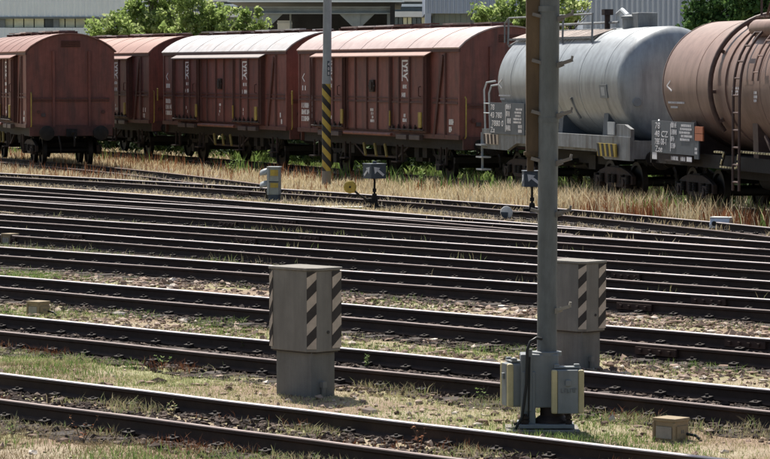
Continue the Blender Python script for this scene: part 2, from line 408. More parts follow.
# ------------------------------------------------------------------ railway tracks
GAUGE = 1.507
class Track:
    def __init__(s, pts):         # pts: centre line, far-left to near-right
        s.p = np.array(pts, dtype=float)
        d = np.gradient(s.p, axis=0); s.t = d / np.linalg.norm(d, axis=1)[:, None]
        s.n = np.stack([-s.t[:, 1], s.t[:, 0]], 1)          # points to the far side
        o = np.argsort(s.p[:, 1]); s.yy = s.p[o, 1]; s.xx = s.p[o, 0]; s.cc = s.n[o, 0]
    def signed(s, P):             # >0: beyond this track
        x = np.interp(P[:, 1], s.yy, s.xx)
        c = np.interp(P[:, 1], s.yy, s.cc)
        # extend straight past the ends
        lo, hi = P[:, 1] < s.yy[0], P[:, 1] > s.yy[-1]
        kl = (s.xx[1] - s.xx[0]) / (s.yy[1] - s.yy[0]); kh = (s.xx[-1] - s.xx[-2]) / (s.yy[-1] - s.yy[-2])
        x = np.where(lo, s.xx[0] + kl * (P[:, 1] - s.yy[0]), x); x = np.where(hi, s.xx[-1] + kh * (P[:, 1] - s.yy[-1]), x)
        return (P[:, 0] - x) * c
def straight(m, c, x0=-60, x1=830):
    a = at_z(x0, m * x0 + c, RAIL); b = at_z(x1, m * x1 + c, RAIL)
    d = (b - a).normalized(); n = Vector((-d.y, d.x, 0))
    a = a - n * GAUGE / 2 - d * 5.0; b = b - n * GAUGE / 2 + d * 4.0
    k = 60
    return Track([(a + (b - a) * (i / (k - 1))).xy for i in range(k)])
def curved(px, deg=2, ext=6.0, cut=None):
    P = np.array([at_z(x, y, RAIL).xy for x, y in px]); co = np.polyfit(P[:, 1], P[:, 0], deg)
    y0, y1 = P[:, 1].max() + ext, P[:, 1].min() - (ext if cut is None else cut)
    Y = np.linspace(y0, y1, 24); X = np.polyval(co, Y); t = Track(np.stack([X, Y], 1))
    return Track(t.p - t.n * GAUGE / 2)
TR = [
    straight(0.1187, 372.6), straight(0.0967, 314.1), straight(0.0822, 275.0), straight(0.0681, 246.5),
    straight(0.0696, 227.0), straight(0.0633, 214.1), straight(0.0641, 199.6),
    curved([(0, 194.1), (120, 200.3), (270, 209.4), (380, 216.1), (500, 223.9), (650, 233.6), (770, 241.6)], 2),
    curved([(0, 185.2), (120, 191.9), (270, 203.0), (380, 211.4), (500, 220.6), (600, 228.4)], 2, cut=1.5),
    curved([(-20, 172), (0, 173), (120, 179.3), (270, 188.2), (390, 195.2), (500, 203.8), (620, 213.5), (770, 227)], 3),
]
SIDING = curved([(-40, 155), (0, 158), (93, 165.3), (150, 171.2), (255, 183)], 2, cut=1.0)
ROW = Track([(-15.6, 130), (-12.2, 121.3), (-6.85, 110.6), (-2.0, 98.1), (0.7, 91.3), (3.35, 84.7), (4.1, 82.5), (6.71, 73.3), (7.36, 70.5), (9.9, 58.6), (12.0, 49.0)])
make_ground()
RAIL_PROF = [(-0.0625, 0), (0.0625, 0), (0.0625, 0.010), (0.020, 0.026), (0.0075, 0.036), (0.0075, 0.105), (0.0335, 0.120), (0.0345, 0.146), (0.029, 0.1545), (0.012, 0.158),
             (-0.012, 0.158), (-0.029, 0.1545), (-0.0345, 0.146), (-0.0335, 0.120), (-0.0075, 0.105), (-0.0075, 0.036), (-0.020, 0.026), (-0.0625, 0.010)]
def in_view(p, m=0.02):
    return p[1] > 20 and abs(p[0] / p[1]) < 0.1215 + m
SLEEPER = MB().box((0, 0, -0.055), (0.24, 2.5, 0.15)).mesh('sleeper', 'sleeper_wood')
def make_track(tr, label, k, head='rail_head', beds=True, group='railway tracks of the yard', sleepers=True):
    c = tr.p[len(tr.p) // 2]
    root = thing('railway_track', label, 'railway track', (c[0], c[1], 0), 0, group)
    o = np.array([c[0], c[1]])
    for sgn in (1, -1):
        mb = MB(); n = len(RAIL_PROF); vs = []
        inc = sgn * math.radians(2.2)
        prof = [(x * math.cos(inc) - z * math.sin(inc), x * math.sin(inc) + z * math.cos(inc)) for x, z in RAIL_PROF]
        q = np.arange(len(tr.p)) + 17 * k + 5 * sgn
        wob = 0.004 * np.sin(q * 0.4 + k) + 0.002 * np.sin(q * 1.1 + 2 * k); sag = 0.0022 * np.sin(q * 0.31 + 3 * k) + 0.0012 * np.sin(q * 0.9 + sgn)
        line = tr.p + tr.n * (sgn * GAUGE / 2 + wob)[:, None] - o
        for p, nn, dz in zip(line, tr.n, sag):
            for x, z in prof: vs.append((p[0] + nn[0] * x, p[1] + nn[1] * x, RAIL - 0.158 + z + dz))
        fs = []; ms = []
        for i in range(len(line) - 1):
            for j in range(n):
                fs.append((i * n + j, i * n + (j + 1) % n, (i + 1) * n + (j + 1) % n, (i + 1) * n + j)); ms.append(1 if 7 <= j <= 11 else 0)
        mb.add(vs, fs); mb.m = ms
        mb.obj('rail', ['rail_rust', head if sgn > 0 or head != 'rail_head' else 'rail_head_dull'], root)
    if beds:
        mb = MB(); w = 1.36; z = 0.004 + 0.003 * (k % 7)
        L = tr.p + tr.n * w - o; R = tr.p - tr.n * (w + 0.1) - o
        vs = [(*p, z) for p in L] + [(*p, z) for p in R]; q = len(L)
        mb.add(vs, [(i, q + i, q + i + 1, i + 1) for i in range(q - 1)])
        mb.obj('ballast_bed', 'track_bed', root)
    # sleepers and fastenings along the part in view
    seg = np.linalg.norm(np.diff(tr.p, axis=0), axis=1); cum = np.concatenate([[0], np.cumsum(seg)])
    fast = MB(); d = 0.3
    while d < cum[-1]:
        x = np.interp(d, cum, tr.p[:, 0]); y = np.interp(d, cum, tr.p[:, 1])
        tx = np.interp(d, cum, tr.t[:, 0]); ty = np.interp(d, cum, tr.t[:, 1]); n_ = (-ty, tx)
        if in_view((x, y)):
            a = math.atan2(ty, tx)
            if sleepers:
                link('sleeper', SLEEPER, root, loc=(x - o[0], y - o[1], RAIL - 0.158 - (0.030 if k < 2 else 0.018) + random.uniform(-0.004, 0.003)), rz=a + random.uniform(-0.02, 0.02))
            for sgn in (1, -1):
                for side in (1, -1):
                    q = sgn * GAUGE / 2 + side * 0.105
                    cx, cy = x - o[0] + n_[0] * q, y - o[1] + n_[1] * q
                    fast.box((cx, cy, RAIL - 0.158 + 0.018), (0.10, 0.075, 0.035), rz=a + random.uniform(-.1, .1), rx=-side * 0.15)
                    fast.tube([(cx, cy, RAIL - 0.14), (cx + random.uniform(-.005, .005), cy, RAIL - 0.158 + random.uniform(0.045, 0.062))], 0.019, 6)
        d += 0.62
    d = 3.0 + 1.7 * (k % 5)
    while d < cum[-1] and head == 'rail_head':
        x = np.interp(d, cum, tr.p[:, 0]); y = np.interp(d, cum, tr.p[:, 1]); tx = np.interp(d, cum, tr.t[:, 0]); ty = np.interp(d, cum, tr.t[:, 1])
        if in_view((x, y), -0.003):
            for sgn in (1, -1):
                fp = MB(); cx, cy = x - o[0] - ty * (sgn * GAUGE / 2 - 0.034), y - o[1] + tx * (sgn * GAUGE / 2 - 0.034); a = math.atan2(ty, tx)
                fp.box((cx, cy, RAIL - 0.085), (0.62, 0.03, 0.085), rz=a)
                for e in (-0.22, -0.075, 0.075, 0.22): fp.box((cx + tx * e + ty * 0.025, cy + ty * e - tx * 0.025, RAIL - 0.083), (0.035, 0.035, 0.035), rz=a)
                fp.obj('fishplate', 'fishplate_rust', root)
        d += 15.0
    if fast.v:
        tag(fast.obj('rail_fastening', 'fastening', root), kind='stuff')
    return root
TL = ['nearest railway track, cut by the bottom edge, weeds between its two rails', 'second railway track from the front, passing behind the signal mast and near cabinet',
      'third railway track from the front, passing between the two striped cabinets', 'fourth railway track from the front, with broken stones along its near side',
      'fifth railway track from the front, beyond the pale sand patch', 'sixth railway track from the front, with the green grass strip just beyond it',
      'seventh railway track from the front, one of the close bundle in the middle', 'eighth railway track from the front, which a converging turnout track joins',
      'ninth railway track from the front, closing in on the eighth', 'curving railway track behind the dwarf signal and switch lanterns, in dry grass']
for i, tr in enumerate(TR): make_track(tr, TL[i], i)
make_track(SIDING, 'rusty siding under the end-on brown wagon, merging into the curving track', 11, head='rail_head_rusty')
make_track(ROW, 'farthest track, in the weeds under the row of wagons', 12, head='rail_head_rusty')

# ------------------------------------------------------------------ freight wagons: shared pieces
def wheel_mesh():
    return MB().lathe([(-0.07, 0.10), (-0.07, 0.13), (-0.02, 0.15), (-0.02, 0.38), (-0.065, 0.40), (-0.065, 0.46), (0.05, 0.455), (0.07, 0.485), (0.075, 0.40), (0.02, 0.38), (0.02, 0.15), (0.09, 0.13)], 24, 'y').mesh('wheel', 'wheel_steel', 40)
WHEEL = wheel_mesh()
AXLE = MB().tube([(0, -1.05, 0), (0, 1.05, 0)], 0.075, 10).mesh('axle', 'grime', 40)
SPRING = MB().lathe([(0.44 + 0.025 * k, 0.052 if k % 2 else 0.064) for k in range(9)], 10, 'z').mesh('coil_spring', 'grime')
BUFFER = MB().lathe([(0, 0.17), (0.03, 0.17), (0.03, 0.10), (0.30, 0.10), (0.30, 0.075), (0.56, 0.075), (0.57, 0.24), (0.60, 0.24), (0.62, 0.20)], 20, 'x').mesh('buffer', 'grime', 40)
def buffers(root, xe):
    for sg in (1, -1):
        for y in (-0.875, 0.875):
            b = link('buffer', BUFFER, root); b.location = (sg * xe, y, 1.05); b.rotation_euler = (0, 0, 0 if sg > 0 else math.pi)
        m = MB(); m.box((sg * (xe + 0.08), 0, 1.05), (0.16, 0.34, 0.24)); m.tube([(sg * (xe + 0.1), 0, 1.05), (sg * (xe + 0.36), 0, 1.03), (sg * (xe + 0.42), 0, 1.10)], 0.045, 8)
        m.tube([(sg * (xe + 0.3), 0.05, 1.0), (sg * (xe + 0.38), 0.05, 0.8), (sg * (xe + 0.30), 0.05, 0.62)], 0.03, 6)
        m.obj('draw_hook', 'grime', root, 40)
        h = MB(); h.tube([(sg * (xe + 0.05), -0.42, 0.95), (sg * (xe + 0.22), -0.40, 0.75), (sg * (xe + 0.2), -0.36, 0.5), (sg * (xe + 0.08), -0.34, 0.42)], 0.028, 8)
        h.obj('brake_hose', 'grime', root, 40)
def wheelset(root, x, parts=True):
    w = bpy.data.objects.new('wheelset', None); COL.objects.link(w); w.parent = root; w.location = (x, 0, 0.46)
    for y, r in ((-0.75, math.pi), (0.75, 0)):
        o = link('wheel', WHEEL, w); o.location = (0, y, 0); o.rotation_euler = (0, 0, r)
    link('axle', AXLE, w)
    for y in (-1, 1):
        g = MB(); g.box((x - 0.17, y * 1.0, 0.68), (0.06, 0.05, 0.62)); g.box((x + 0.17, y * 1.0, 0.68), (0.06, 0.05, 0.62))
        g.bar((x - 0.17, y * 1.0, 0.40), (x - 0.55, y * 1.0, 0.95), 0.06); g.bar((x + 0.17, y * 1.0, 0.40), (x + 0.55, y * 1.0, 0.95), 0.06)
        g.box((x, y * 1.03, 0.46), (0.26, 0.20, 0.26)); g.box((x, y * 1.0, 0.35), (0.42, 0.05, 0.05))
        g.obj('axle_guard', 'grime', root)
        s = MB()
        for k in range(6): s.box((x, y * 1.0, 0.63 + 0.022 * k), (1.15 - 0.13 * (5 - k) - 0.1, 0.09, 0.018))
        s.tube([(x - 0.55, y * 1.0, 0.74), (x - 0.66, y * 1.0, 0.93)], 0.03, 6); s.tube([(x + 0.55, y * 1.0, 0.74), (x + 0.66, y * 1.0, 0.93)], 0.03, 6)
        s.obj('leaf_spring', 'grime', root)
def bogie(root, x, wb=1.8):
    b = bpy.data.objects.new('bogie', None); COL.objects.link(b); b.parent = root; b.location = (x, 0, 0)
    for dx in (-wb / 2, wb / 2):
        for y, r in ((-0.75, math.pi), (0.75, 0)):
            o = link('wheel', WHEEL, b); o.location = (dx, y, 0.46); o.rotation_euler = (0, 0, r)
        o = link('axle', AXLE, b); o.location = (dx, 0, 0.46)
    for y in (-1, 1):
        m = MB()
        prof = [(-1.25, 0.42), (-1.25, 0.62), (-0.95, 0.72), (-0.5, 0.80), (0.5, 0.80), (0.95, 0.72), (1.25, 0.62), (1.25, 0.42), (0.62, 0.42), (0.45, 0.34), (-0.45, 0.34), (-0.62, 0.42)]
        m.prism([(p, q) for p, q in prof], 'y', y * 1.0 - 0.05, y * 1.0 + 0.05)
        for dx in (-wb / 2, wb / 2): m.box((dx, y * 1.06, 0.46), (0.30, 0.16, 0.26)); m.tube([(dx, y * 1.14, 0.46), (dx, y * 1.17, 0.46)], 0.09, 10)
        m.obj('side_frame', 'grime_brown', b, bevel=0.012)
        for dx in (-wb / 2 - 0.19, -wb / 2 + 0.19, wb / 2 - 0.19, wb / 2 + 0.19, -0.14, 0.14):
            link('coil_spring', SPRING, b, loc=(dx, y * 1.10, 0))
    m = MB(); m.box((0, 0, 0.72), (0.42, 2.0, 0.22)); m.box((0, 0, 0.88), (0.7, 0.7, 0.14)); m.obj('bolster', 'grime', b)
    m = MB()
    for dx in (-wb / 2 + 0.58, wb / 2 - 0.58): m.box((dx, -0.75, 0.5), (0.08, 0.12, 0.32)); m.box((dx, 0.75, 0.5), (0.08, 0.12, 0.32)); m.box((dx, 0, 0.4), (0.09, 1.7, 0.1))
    m.obj('brake_gear', 'grime', b)
def marks(mb, x0, z0, w, h, rows, y, seed, fill=0.75, mi=0):
    """rows of worn white stencil strokes too small to read"""
    r = random.Random(seed); rh = h / rows
    for k in range(rows):
        x = x0; zt = z0 - k * rh
        while x < x0 + w * r.uniform(0.75, 1.0):
            cw = rh * 0.42
            a = r.random()
            if a < fill:
                t = cw * 0.36
                mb.box((x + t / 2, y, zt - rh * 0.36), (t, 0.004, rh * 0.72), mi)
                if r.random() < 0.75: mb.box((x + cw * 0.80, y, zt - rh * 0.36), (t, 0.004, rh * 0.72 * r.choice((1, 1, 0.5))), mi)
                for q in (0.05, 0.36, 0.67):
                    if r.random() < 0.6: mb.box((x + cw * 0.54, y, zt - rh * q), (cw * 0.30, 0.004, rh * 0.14), mi)
            x += cw * 1.35

# ------------------------------------------------------------------ covered wagon
BL = 12.6; HW = 1.42; FLOOR = 1.24; EAVE = 3.66; RISE = 0.56
def arc(hw, z, rise, n=16):
    return [(-hw + 2 * hw * i / n, z + rise * (1 - (2 * i / n - 1) ** 2) ** 0.85) for i in range(n + 1)]
def covered_wagon(label, near, psi, roof_m, canopy_m, seed, bogies=False, old=False, length=BL):
    rnd = random.Random(seed)
    d = Vector((math.sin(psi), -math.cos(psi)))
    c = Vector(near) - d * length / 2
    root = thing('covered_wagon', label, 'freight wagon', (c.x, c.y, RAIL), math.atan2(d.y, d.x), 'brown covered wagons')
    X = lambda s: length / 2 - s
    # body with arched gables
    prof = [(-HW, FLOOR - 0.02)] + [(-HW, EAVE)] + arc(HW - 0.01, EAVE, RISE)[1:-1] + [(HW, EAVE), (HW, FLOOR - 0.02)]
    body = MB().prism(prof, 'x', -length / 2, length / 2).obj('body', 'red_paint', root)
    # outside posts of both end bays, corner posts, braces, waist and cant rails
    post = MB().prism([(-0.055, 0), (-0.03, -0.055), (0.03, -0.055), (0.055, 0)], 'z', FLOOR, EAVE - 0.14).mesh('rib', 'red_trim')
    for s in (0.98, length - 1.08): link('rib', post, body, loc=(X(s), -HW, 0))
    for s in (0.05, length - 0.05): MB().box((X(s), -HW - 0.012, (FLOOR + EAVE) / 2), (0.10, 0.03, EAVE - FLOOR)).obj('corner_post', 'red_paint', body)
    for (s0, s1) in ((1.75, 1.15), (length - 1.75, length - 1.25)):
        MB().bar((X(s0), -HW - 0.03, FLOOR + 0.02), (X(s1), -HW - 0.03, EAVE - 0.2), 0.05, 0.11).obj('brace', 'red_trim', body)
    for s0, s1 in ((0.1, 1.9), (length - 1.7, length - 0.1)):
        MB().box((X((s0 + s1) / 2), -HW - 0.02, 2.18), (s1 - s0, 0.035, 0.05)).box((X((s0 + s1) / 2), -HW - 0.02, 2.30), (s1 - s0, 0.025, 0.03)).obj('waist_rail', 'red_trim', body)
    MB().box((0, -HW - 0.02, EAVE - 0.05), (length + 0.02, 0.05, 0.12)).obj('cant_rail', 'red_trim', body)
    MB().box((0, -HW - 0.02, FLOOR + 0.03), (length + 0.02, 0.06, 0.12)).obj('base_rail', 'red_trim', body)
    # ends: two stakes, rails, louvre
    for sg in (1, -1):
        xe = sg * length / 2
        for y in (-0.56, 0.60): MB().prism([(-0.05, 0), (-0.035, sg * 0.07), (0.035, sg * 0.07), (0.05, 0)], 'z', FLOOR, EAVE + 0.02).obj('end_stake', 'red_paint', body, loc=(xe, y, 0)).rotation_euler = (0, 0, -math.pi / 2)
        MB().box((xe + sg * 0.02, 0, 2.14), (0.05, 2.5, 0.06)).box((xe + sg * 0.015, 0, 2.06), (0.03, 2.5, 0.02)).obj('end_rail', 'red_trim', body)
        v = MB()
        for k in range(4): v.box((xe + sg * 0.012, 0, EAVE + 0.16 + 0.055 * k), (0.03, 0.62, 0.03), ry=sg * 0.4)
        v.obj('vent', 'red_trim', body)
        MB().box((xe + sg * 0.02, 0, FLOOR - 0.12), (0.06, 2.7, 0.34)).obj('headstock', 'red_trim', root)
        for y in (-1.05, 1.05): MB().tube([(xe + sg * 0.02, y, 1.72), (xe + sg * 0.045, y, 1.72)], 0.06, 12).obj('end_fitting', 'red_trim', body)
        MB().box((xe + sg * 0.022, -0.9 if sg > 0 else 0.9, 1.62), (0.03, 0.14, 0.11)).obj('end_plate', 'dull_paint', body)
    # roof sheet
    r = MB(); n = 16; a0 = arc(HW + 0.07, EAVE + 0.01, RISE + 0.03, n); a1 = arc(HW + 0.05, EAVE - 0.025, RISE + 0.03, n)
    r.prism(a0 + a1[::-1], 'x', -length / 2 - 0.05, length / 2 + 0.05)
    rf = r.obj('roof', roof_m, root, 50)
    for k in range(1, 7):
        x = -length / 2 + k * length / 7 + 0.02
        m = MB(); aa = arc(HW + 0.074, EAVE + 0.018, RISE + 0.032, n); ab = arc(HW + 0.068, EAVE + 0.004, RISE + 0.03, n); m.prism(aa + ab[::-1], 'x', x - 0.025, x + 0.025)
        m.obj('roof_seam', roof_m, rf, 50)
    # roof walkway: single planks on brackets
    top = EAVE + RISE + 0.03
    w = bpy.data.objects.new('roof_walkway', None); COL.objects.link(w); w.parent = root
    bk = MB().box((0, 0, top + 0.035), (0.07, 0.62, 0.07)).mesh('bracket', 'red_trim')
    for k in range(9): link('bracket', bk, w, loc=(-length / 2 + 0.5 + k * (length - 1) / 8, 0, 0))
    for k in range(8):
        for y in (-0.16, 0.16):
            if rnd.random() < 0.9:
                pl = (length - 1) / 8
                MB().box((-length / 2 + 0.5 + (k + 0.5) * pl + rnd.uniform(-.08, .08), y + rnd.uniform(-.02, .02), top + 0.092 + rnd.uniform(-0.015, 0.02)), (pl * rnd.uniform(0.86, 1.0), 0.22, 0.035), ry=rnd.uniform(-.008, .008)).obj('plank', rnd.choice(('plank_wood', 'pale_plank', 'red_trim', 'pale_plank')), w)
    # middle wall and two sliding doors, each of ribs and panels
    def leaf(name, s0, s1, out, ribs, panels, seed2):
        dr = MB().box((X((s0 + s1) / 2), -HW - out / 2, (FLOOR + 0.12 + EAVE - 0.16) / 2), (s1 - s0, out, EAVE - FLOOR - 0.28)).obj(name, 'red_trim', root)
        ed = [s0] + ribs + [s1]
        for i in range(len(ed) - 1):
            a, b = ed[i] + 0.045, ed[i + 1] - 0.045
            m = rnd.choice(panels)
            MB().box((X((a + b) / 2), -HW - out - 0.006, (FLOOR + EAVE) / 2 - 0.02), (b - a, 0.014 + rnd.uniform(0, .006), EAVE - FLOOR - 0.36)).obj('door_panel' if name == 'sliding_door' else 'wall_panel', m, dr)
        for s in ed:
            MB().prism([(-0.05, 0), (-0.028, -0.06), (0.028, -0.06), (0.05, 0)], 'z', FLOOR + 0.14, EAVE - 0.18).obj('rib', 'red_trim', dr, loc=(X(s), -HW - out, 0))
        MB().box((X((s0 + s1) / 2), -HW - out - 0.03, 2.18), (s1 - s0 - 0.1, 0.03, 0.045)).box((X((s0 + s1) / 2), -HW - out - 0.03, 2.29), (s1 - s0 - 0.1, 0.02, 0.028)).obj('waist_rail', 'red_trim', dr)
        return dr
    p1 = ['red_paint'] * 4 + (['dull_paint'] if old else [])
    LS = length - BL
    l2 = leaf('sliding_door', 2.10, 4.58, 0.13, [3.21, 3.98], ['red_paint'], 1)
    mid = leaf('centre_wall', 4.66 if not LS else 4.66, 8.30, 0.04, [4.95, 5.89, 6.71, 7.63], p1, 2)
    l1 = leaf('sliding_door', 8.38, 10.86, 0.13, [9.22, 9.84], ['red_paint'], 3)
    for dr, sa, sb in ((l2, 3.21, 3.98), (l1, 9.22, 9.84)):
        y = -HW - 0.13 - 0.022
        m = MB(); xm = X((sa + sb) / 2); bw = (sb - sa) * 0.58
        # tall narrow zigzag emblem and two rows of stencilled marks below it
        rr = random.Random(seed * 3 + int(sa * 10))
        m.bar((xm - bw * 0.42, y, 3.34), (xm - bw * 0.42, y, 2.76), 0.004, 0.05)
        for q, (a0, a1, dz) in enumerate(((-.4, .5, 0), (.5, -.1, -.09), (-.4, .45, -.05), (.45, .1, -.10), (-.2, .5, 0), (.5, -.3, -.09), (-.4, .3, -.05), (.3, .5, -.08))):
            z = 3.32 - q * 0.068; m.bar((xm + bw * a0, y, z), (xm + bw * a1, y, z + dz), 0.004, 0.046)
        marks(m, xm - bw / 2, 2.66, bw, 0.14, 1, y, seed + 5); marks(m, xm - bw / 2, 2.44, bw, 0.17, 1, y, seed + 6); marks(m, xm - bw * 0.35, 1.86, bw * 0.7, 0.26, 2, y, seed + 8, 0.5)
        tag(m.obj('lettering', 'letter_white', dr), kind='stuff')
    # stencilled running numbers on the left end bay, marks on the rest
    m = MB(); y = -HW - 0.012
    s_left = length - 0.16
    m.bar((X(s_left) + 0.35, y, 2.98 - 0.02), (X(s_left) + 0.16, y, 2.84), 0.004, 0.035); m.bar((X(s_left) + 0.16, y, 2.84), (X(s_left) + 0.36, y, 2.72), 0.004, 0.035)
    marks(m, X(s_left) + 0.15, 2.60, 0.35, 0.2, 1, y, seed + 1); marks(m, X(s_left) + 0.1, 2.08, 0.72, 0.60, 3, y, seed + 2, 0.92); marks(m, X(s_left) + 1.0, 2.5, 0.25, 1.1, 6, y, seed + 3, 0.8)
    marks(m, X(1.0) + 0.25, 1.75, 0.3, 0.4, 2, y, seed + 4, 0.6); marks(m, X(6.3) - 0.15, 1.98, 0.25, 0.42, 4, -HW - 0.065, seed + 9, 0.7)
    tag(m.obj('lettering', 'letter_white', body), kind='stuff')
    # latches, handles, rollers, yellow door stops
    for s in (8.36, 10.86, 4.58, 2.10):
        dr = l1 if s > 8 else l2
        MB().tube([(X(s), -HW - 0.20, EAVE - 0.25), (X(s), -HW - 0.20, FLOOR + 0.2)], 0.022, 8).obj('locking_bar', 'red_trim', dr, 40)
    for s, w, zt in ((8.32, 0.20, 1.95), (4.52, 0.05, 1.95), (2.28, 0.26, 1.93), (length - 0.02, 0.05, 2.45)):
        MB().box((X(s), -HW - 0.235, zt - 0.22), (w * 0.8, 0.04, 0.42)).obj('door_stop', 'door_yellow', root, bevel=0.008)
    for dr, s in ((l1, 8.72), (l2, 2.42)):
        MB().tube([(X(s), -HW - 0.16, 2.62), (X(s), -HW - 0.22, 2.60), (X(s), -HW - 0.22, 2.36), (X(s), -HW - 0.16, 2.34)], 0.018, 8).obj('handle', 'red_trim', dr, 40)
    MB().box((X(6.27), -HW - 0.09, 2.62), (0.34, 0.06, 0.34)).box((X(6.27), -HW - 0.13, 2.62), (0.20, 0.05, 0.22)).box((X(6.27), -HW - 0.10, 2.62), (0.5, 0.03, 0.05)).obj('centre_latch', 'grime_brown', mid, bevel=0.01)
    for s0, s1, dr in ((8.38, 10.86, l1), (2.1, 4.58, l2)):
        m = MB(); m.tube([(X(s0) + .05, -HW - 0.22, FLOOR + 0.19), (X(s1) - .05, -HW - 0.22, FLOOR + 0.19)], 0.022, 8)
        for k in range(6):
            x = X(s0 + (s1 - s0) * (k + 0.5) / 6); m.box((x, -HW - 0.2, FLOOR + 0.22), (0.07, 0.07, 0.12)); m.tube([(x, -HW - 0.2, FLOOR + 0.26), (x, -HW - 0.2, FLOOR + 0.33)], 0.02, 6)
        m.obj('roller_rail', 'grime_brown', dr, 40)
        for a, b in ((0.15, 0.46), (0.54, 0.85)):
            MB().box((X(s0 + (s1 - s0) * (a + b) / 2), -HW - 0.12, FLOOR - 0.02), ((s1 - s0) * (b - a), 0.12, 0.13)).obj('door_plate', 'dull_paint', root, bevel=0.01)
    MB().tube([(X(4.6), -HW - 0.16, FLOOR + 0.03), (X(8.3), -HW - 0.16, FLOOR + 0.03)], 0.045, 8).obj('door_rail', 'red_paint', root, 40)
    # canopy over the doors, three sheets
    cn = MB().tube([(X(1.9), -HW - 0.24, EAVE - 0.20), (X(length - 1.66), -HW - 0.24, EAVE - 0.20)], 0.02, 6).obj('door_canopy', 'red_trim', root)
    cs = [1.88, 4.6, 8.35, length - 1.64]
    for i in range(3):
        a, b = X(cs[i]) - 0.006, X(cs[i + 1]) + 0.006
        MB().add([(a, -HW - 0.02, EAVE - 0.075), (b, -HW - 0.02, EAVE - 0.075), (b, -HW - 0.27, EAVE - 0.195), (a, -HW - 0.27, EAVE - 0.195),
                  (a, -HW - 0.02, EAVE - 0.10), (b, -HW - 0.02, EAVE - 0.10), (b, -HW - 0.27, EAVE - 0.225), (a, -HW - 0.27, EAVE - 0.225)],
                 [(0, 1, 2, 3), (7, 6, 5, 4), (0, 4, 5, 1), (1, 5, 6, 2), (2, 6, 7, 3), (3, 7, 4, 0)]).obj('canopy_sheet', canopy_m, cn)
    # frame and running gear
    ch = MB()
    for y in (-1, 1): ch.box((0, y * 1.22, FLOOR - 0.17), (length - 0.1, 0.10, 0.28))
    ch.box((0, 0, FLOOR - 0.10), (length - 0.2, 2.3, 0.10))
    for k in range(5): ch.box((-length / 2 + 1 + k * (length - 2) / 4, 0, FLOOR - 0.24), (0.12, 2.3, 0.2))
    ch.obj('underframe', 'grime', root)
    for y in (-1.2, 1.2):
        tr = MB()
        tr.bar((X(4.2), y, FLOOR - 0.3), (X(5.0), y, FLOOR - 0.62), 0.06); tr.bar((X(5.0), y, FLOOR - 0.62), (X(7.6), y, FLOOR - 0.62), 0.06); tr.bar((X(7.6), y, FLOOR - 0.62), (X(8.4), y, FLOOR - 0.3), 0.06)
        tr.bar((X(5.0), y, FLOOR - 0.3), (X(5.0), y, FLOOR - 0.62), 0.05); tr.bar((X(7.6), y, FLOOR - 0.3), (X(7.6), y, FLOOR - 0.62), 0.05)
        tr.obj('truss_rod', 'grime_brown', root)
    MB().tube([(X(5.6), -0.55, 0.78), (X(6.7), -0.55, 0.78)], 0.2, 14).obj('brake_cylinder', 'grime', root, 40); MB().box((X(7.3), -0.7, 0.8), (0.4, 0.4, 0.3)).obj('air_reservoir', 'grime', root); MB().box((X(4.2), -0.75, 0.72), (0.5, 0.3, 0.4)).obj('tool_box', 'grime', root)
    for s in (3.3, 3.9, 8.9, 9.6): MB().box((X(s), -0.95, 0.86), (0.32, 0.3, 0.42)).obj('brake_box', 'grime', root)
    for s in (1.4, 3.2, 9.4, 11.2): MB().box((X(s), 0, 0.62), (0.10, 2.0, 0.16)).obj('brake_beam', 'grime', root)
    for s in (5.5, 6.3, 7.15):
        MB().tube([(X(s) - 0.04, -HW + 0.02, 0.98), (X(s) + 0.16, -HW + 0.0, 0.64)], 0.042, 8).obj('brake_lever', 'olive_paint', root, 40)
    for s in (1.2, 4.4, 8.5, length - 1.5):
        st = MB(); st.box((X(s), -HW - 0.05, 0.52), (0.42, 0.22, 0.035)); st.box((X(s) - 0.2, -HW + 0.02, 0.75), (0.035, 0.05, 0.48)); st.box((X(s) + 0.2, -HW + 0.02, 0.75), (0.035, 0.05, 0.48))
        st.obj('step', 'grime_brown', root)
    if bogies:
        bogie(root, X(1.95)); bogie(root, X(length - 1.95))
    else:
        wheelset(root, X(2.3)); wheelset(root, X(length - 2.3))
    buffers(root, length / 2 + 0.04)
    h = MB(); h.tube([(X(-0.05), -HW + 0.12, 1.25), (X(-0.12), -HW + 0.12, 1.3), (X(-0.12), -HW + 0.12, 2.3), (X(-0.05), -HW + 0.12, 2.35)], 0.02, 8)
    h.obj('handrail', 'door_yellow', root, 40)
    return root
def side_to_axis(corner, psi):     # front-left corner of the near end -> axis point of the near end
    return (corner[0] + math.cos(psi) * HW, corner[1] + math.sin(psi) * HW)
P3 = math.radians(21.4)
covered_wagon('brown covered wagon with pinkish roof, between striped pole and grey tank wagon', side_to_axis((2.0, 84.3), P3), P3, 'pink_roof', 'salmon_roof', 3)
covered_wagon('brown covered wagon with white roof and grey door canopy, behind the dwarf signal', side_to_axis((-3.0, 97.3), P3), P3, 'white_roof', 'canopy_grey', 14, old=True)
covered_wagon('brown covered wagon with salmon roof, partly hidden behind the end-on wagon', side_to_axis((-8.17, 110.2), P3), P3, 'salmon_roof', 'brown_roof', 25)
PN = math.radians(15.0)
covered_wagon('brown covered wagon seen end-on, standing on the nearer siding', (-10.12, 102.2), PN, 'brown_roof', 'brown_roof', 36, bogies=True)

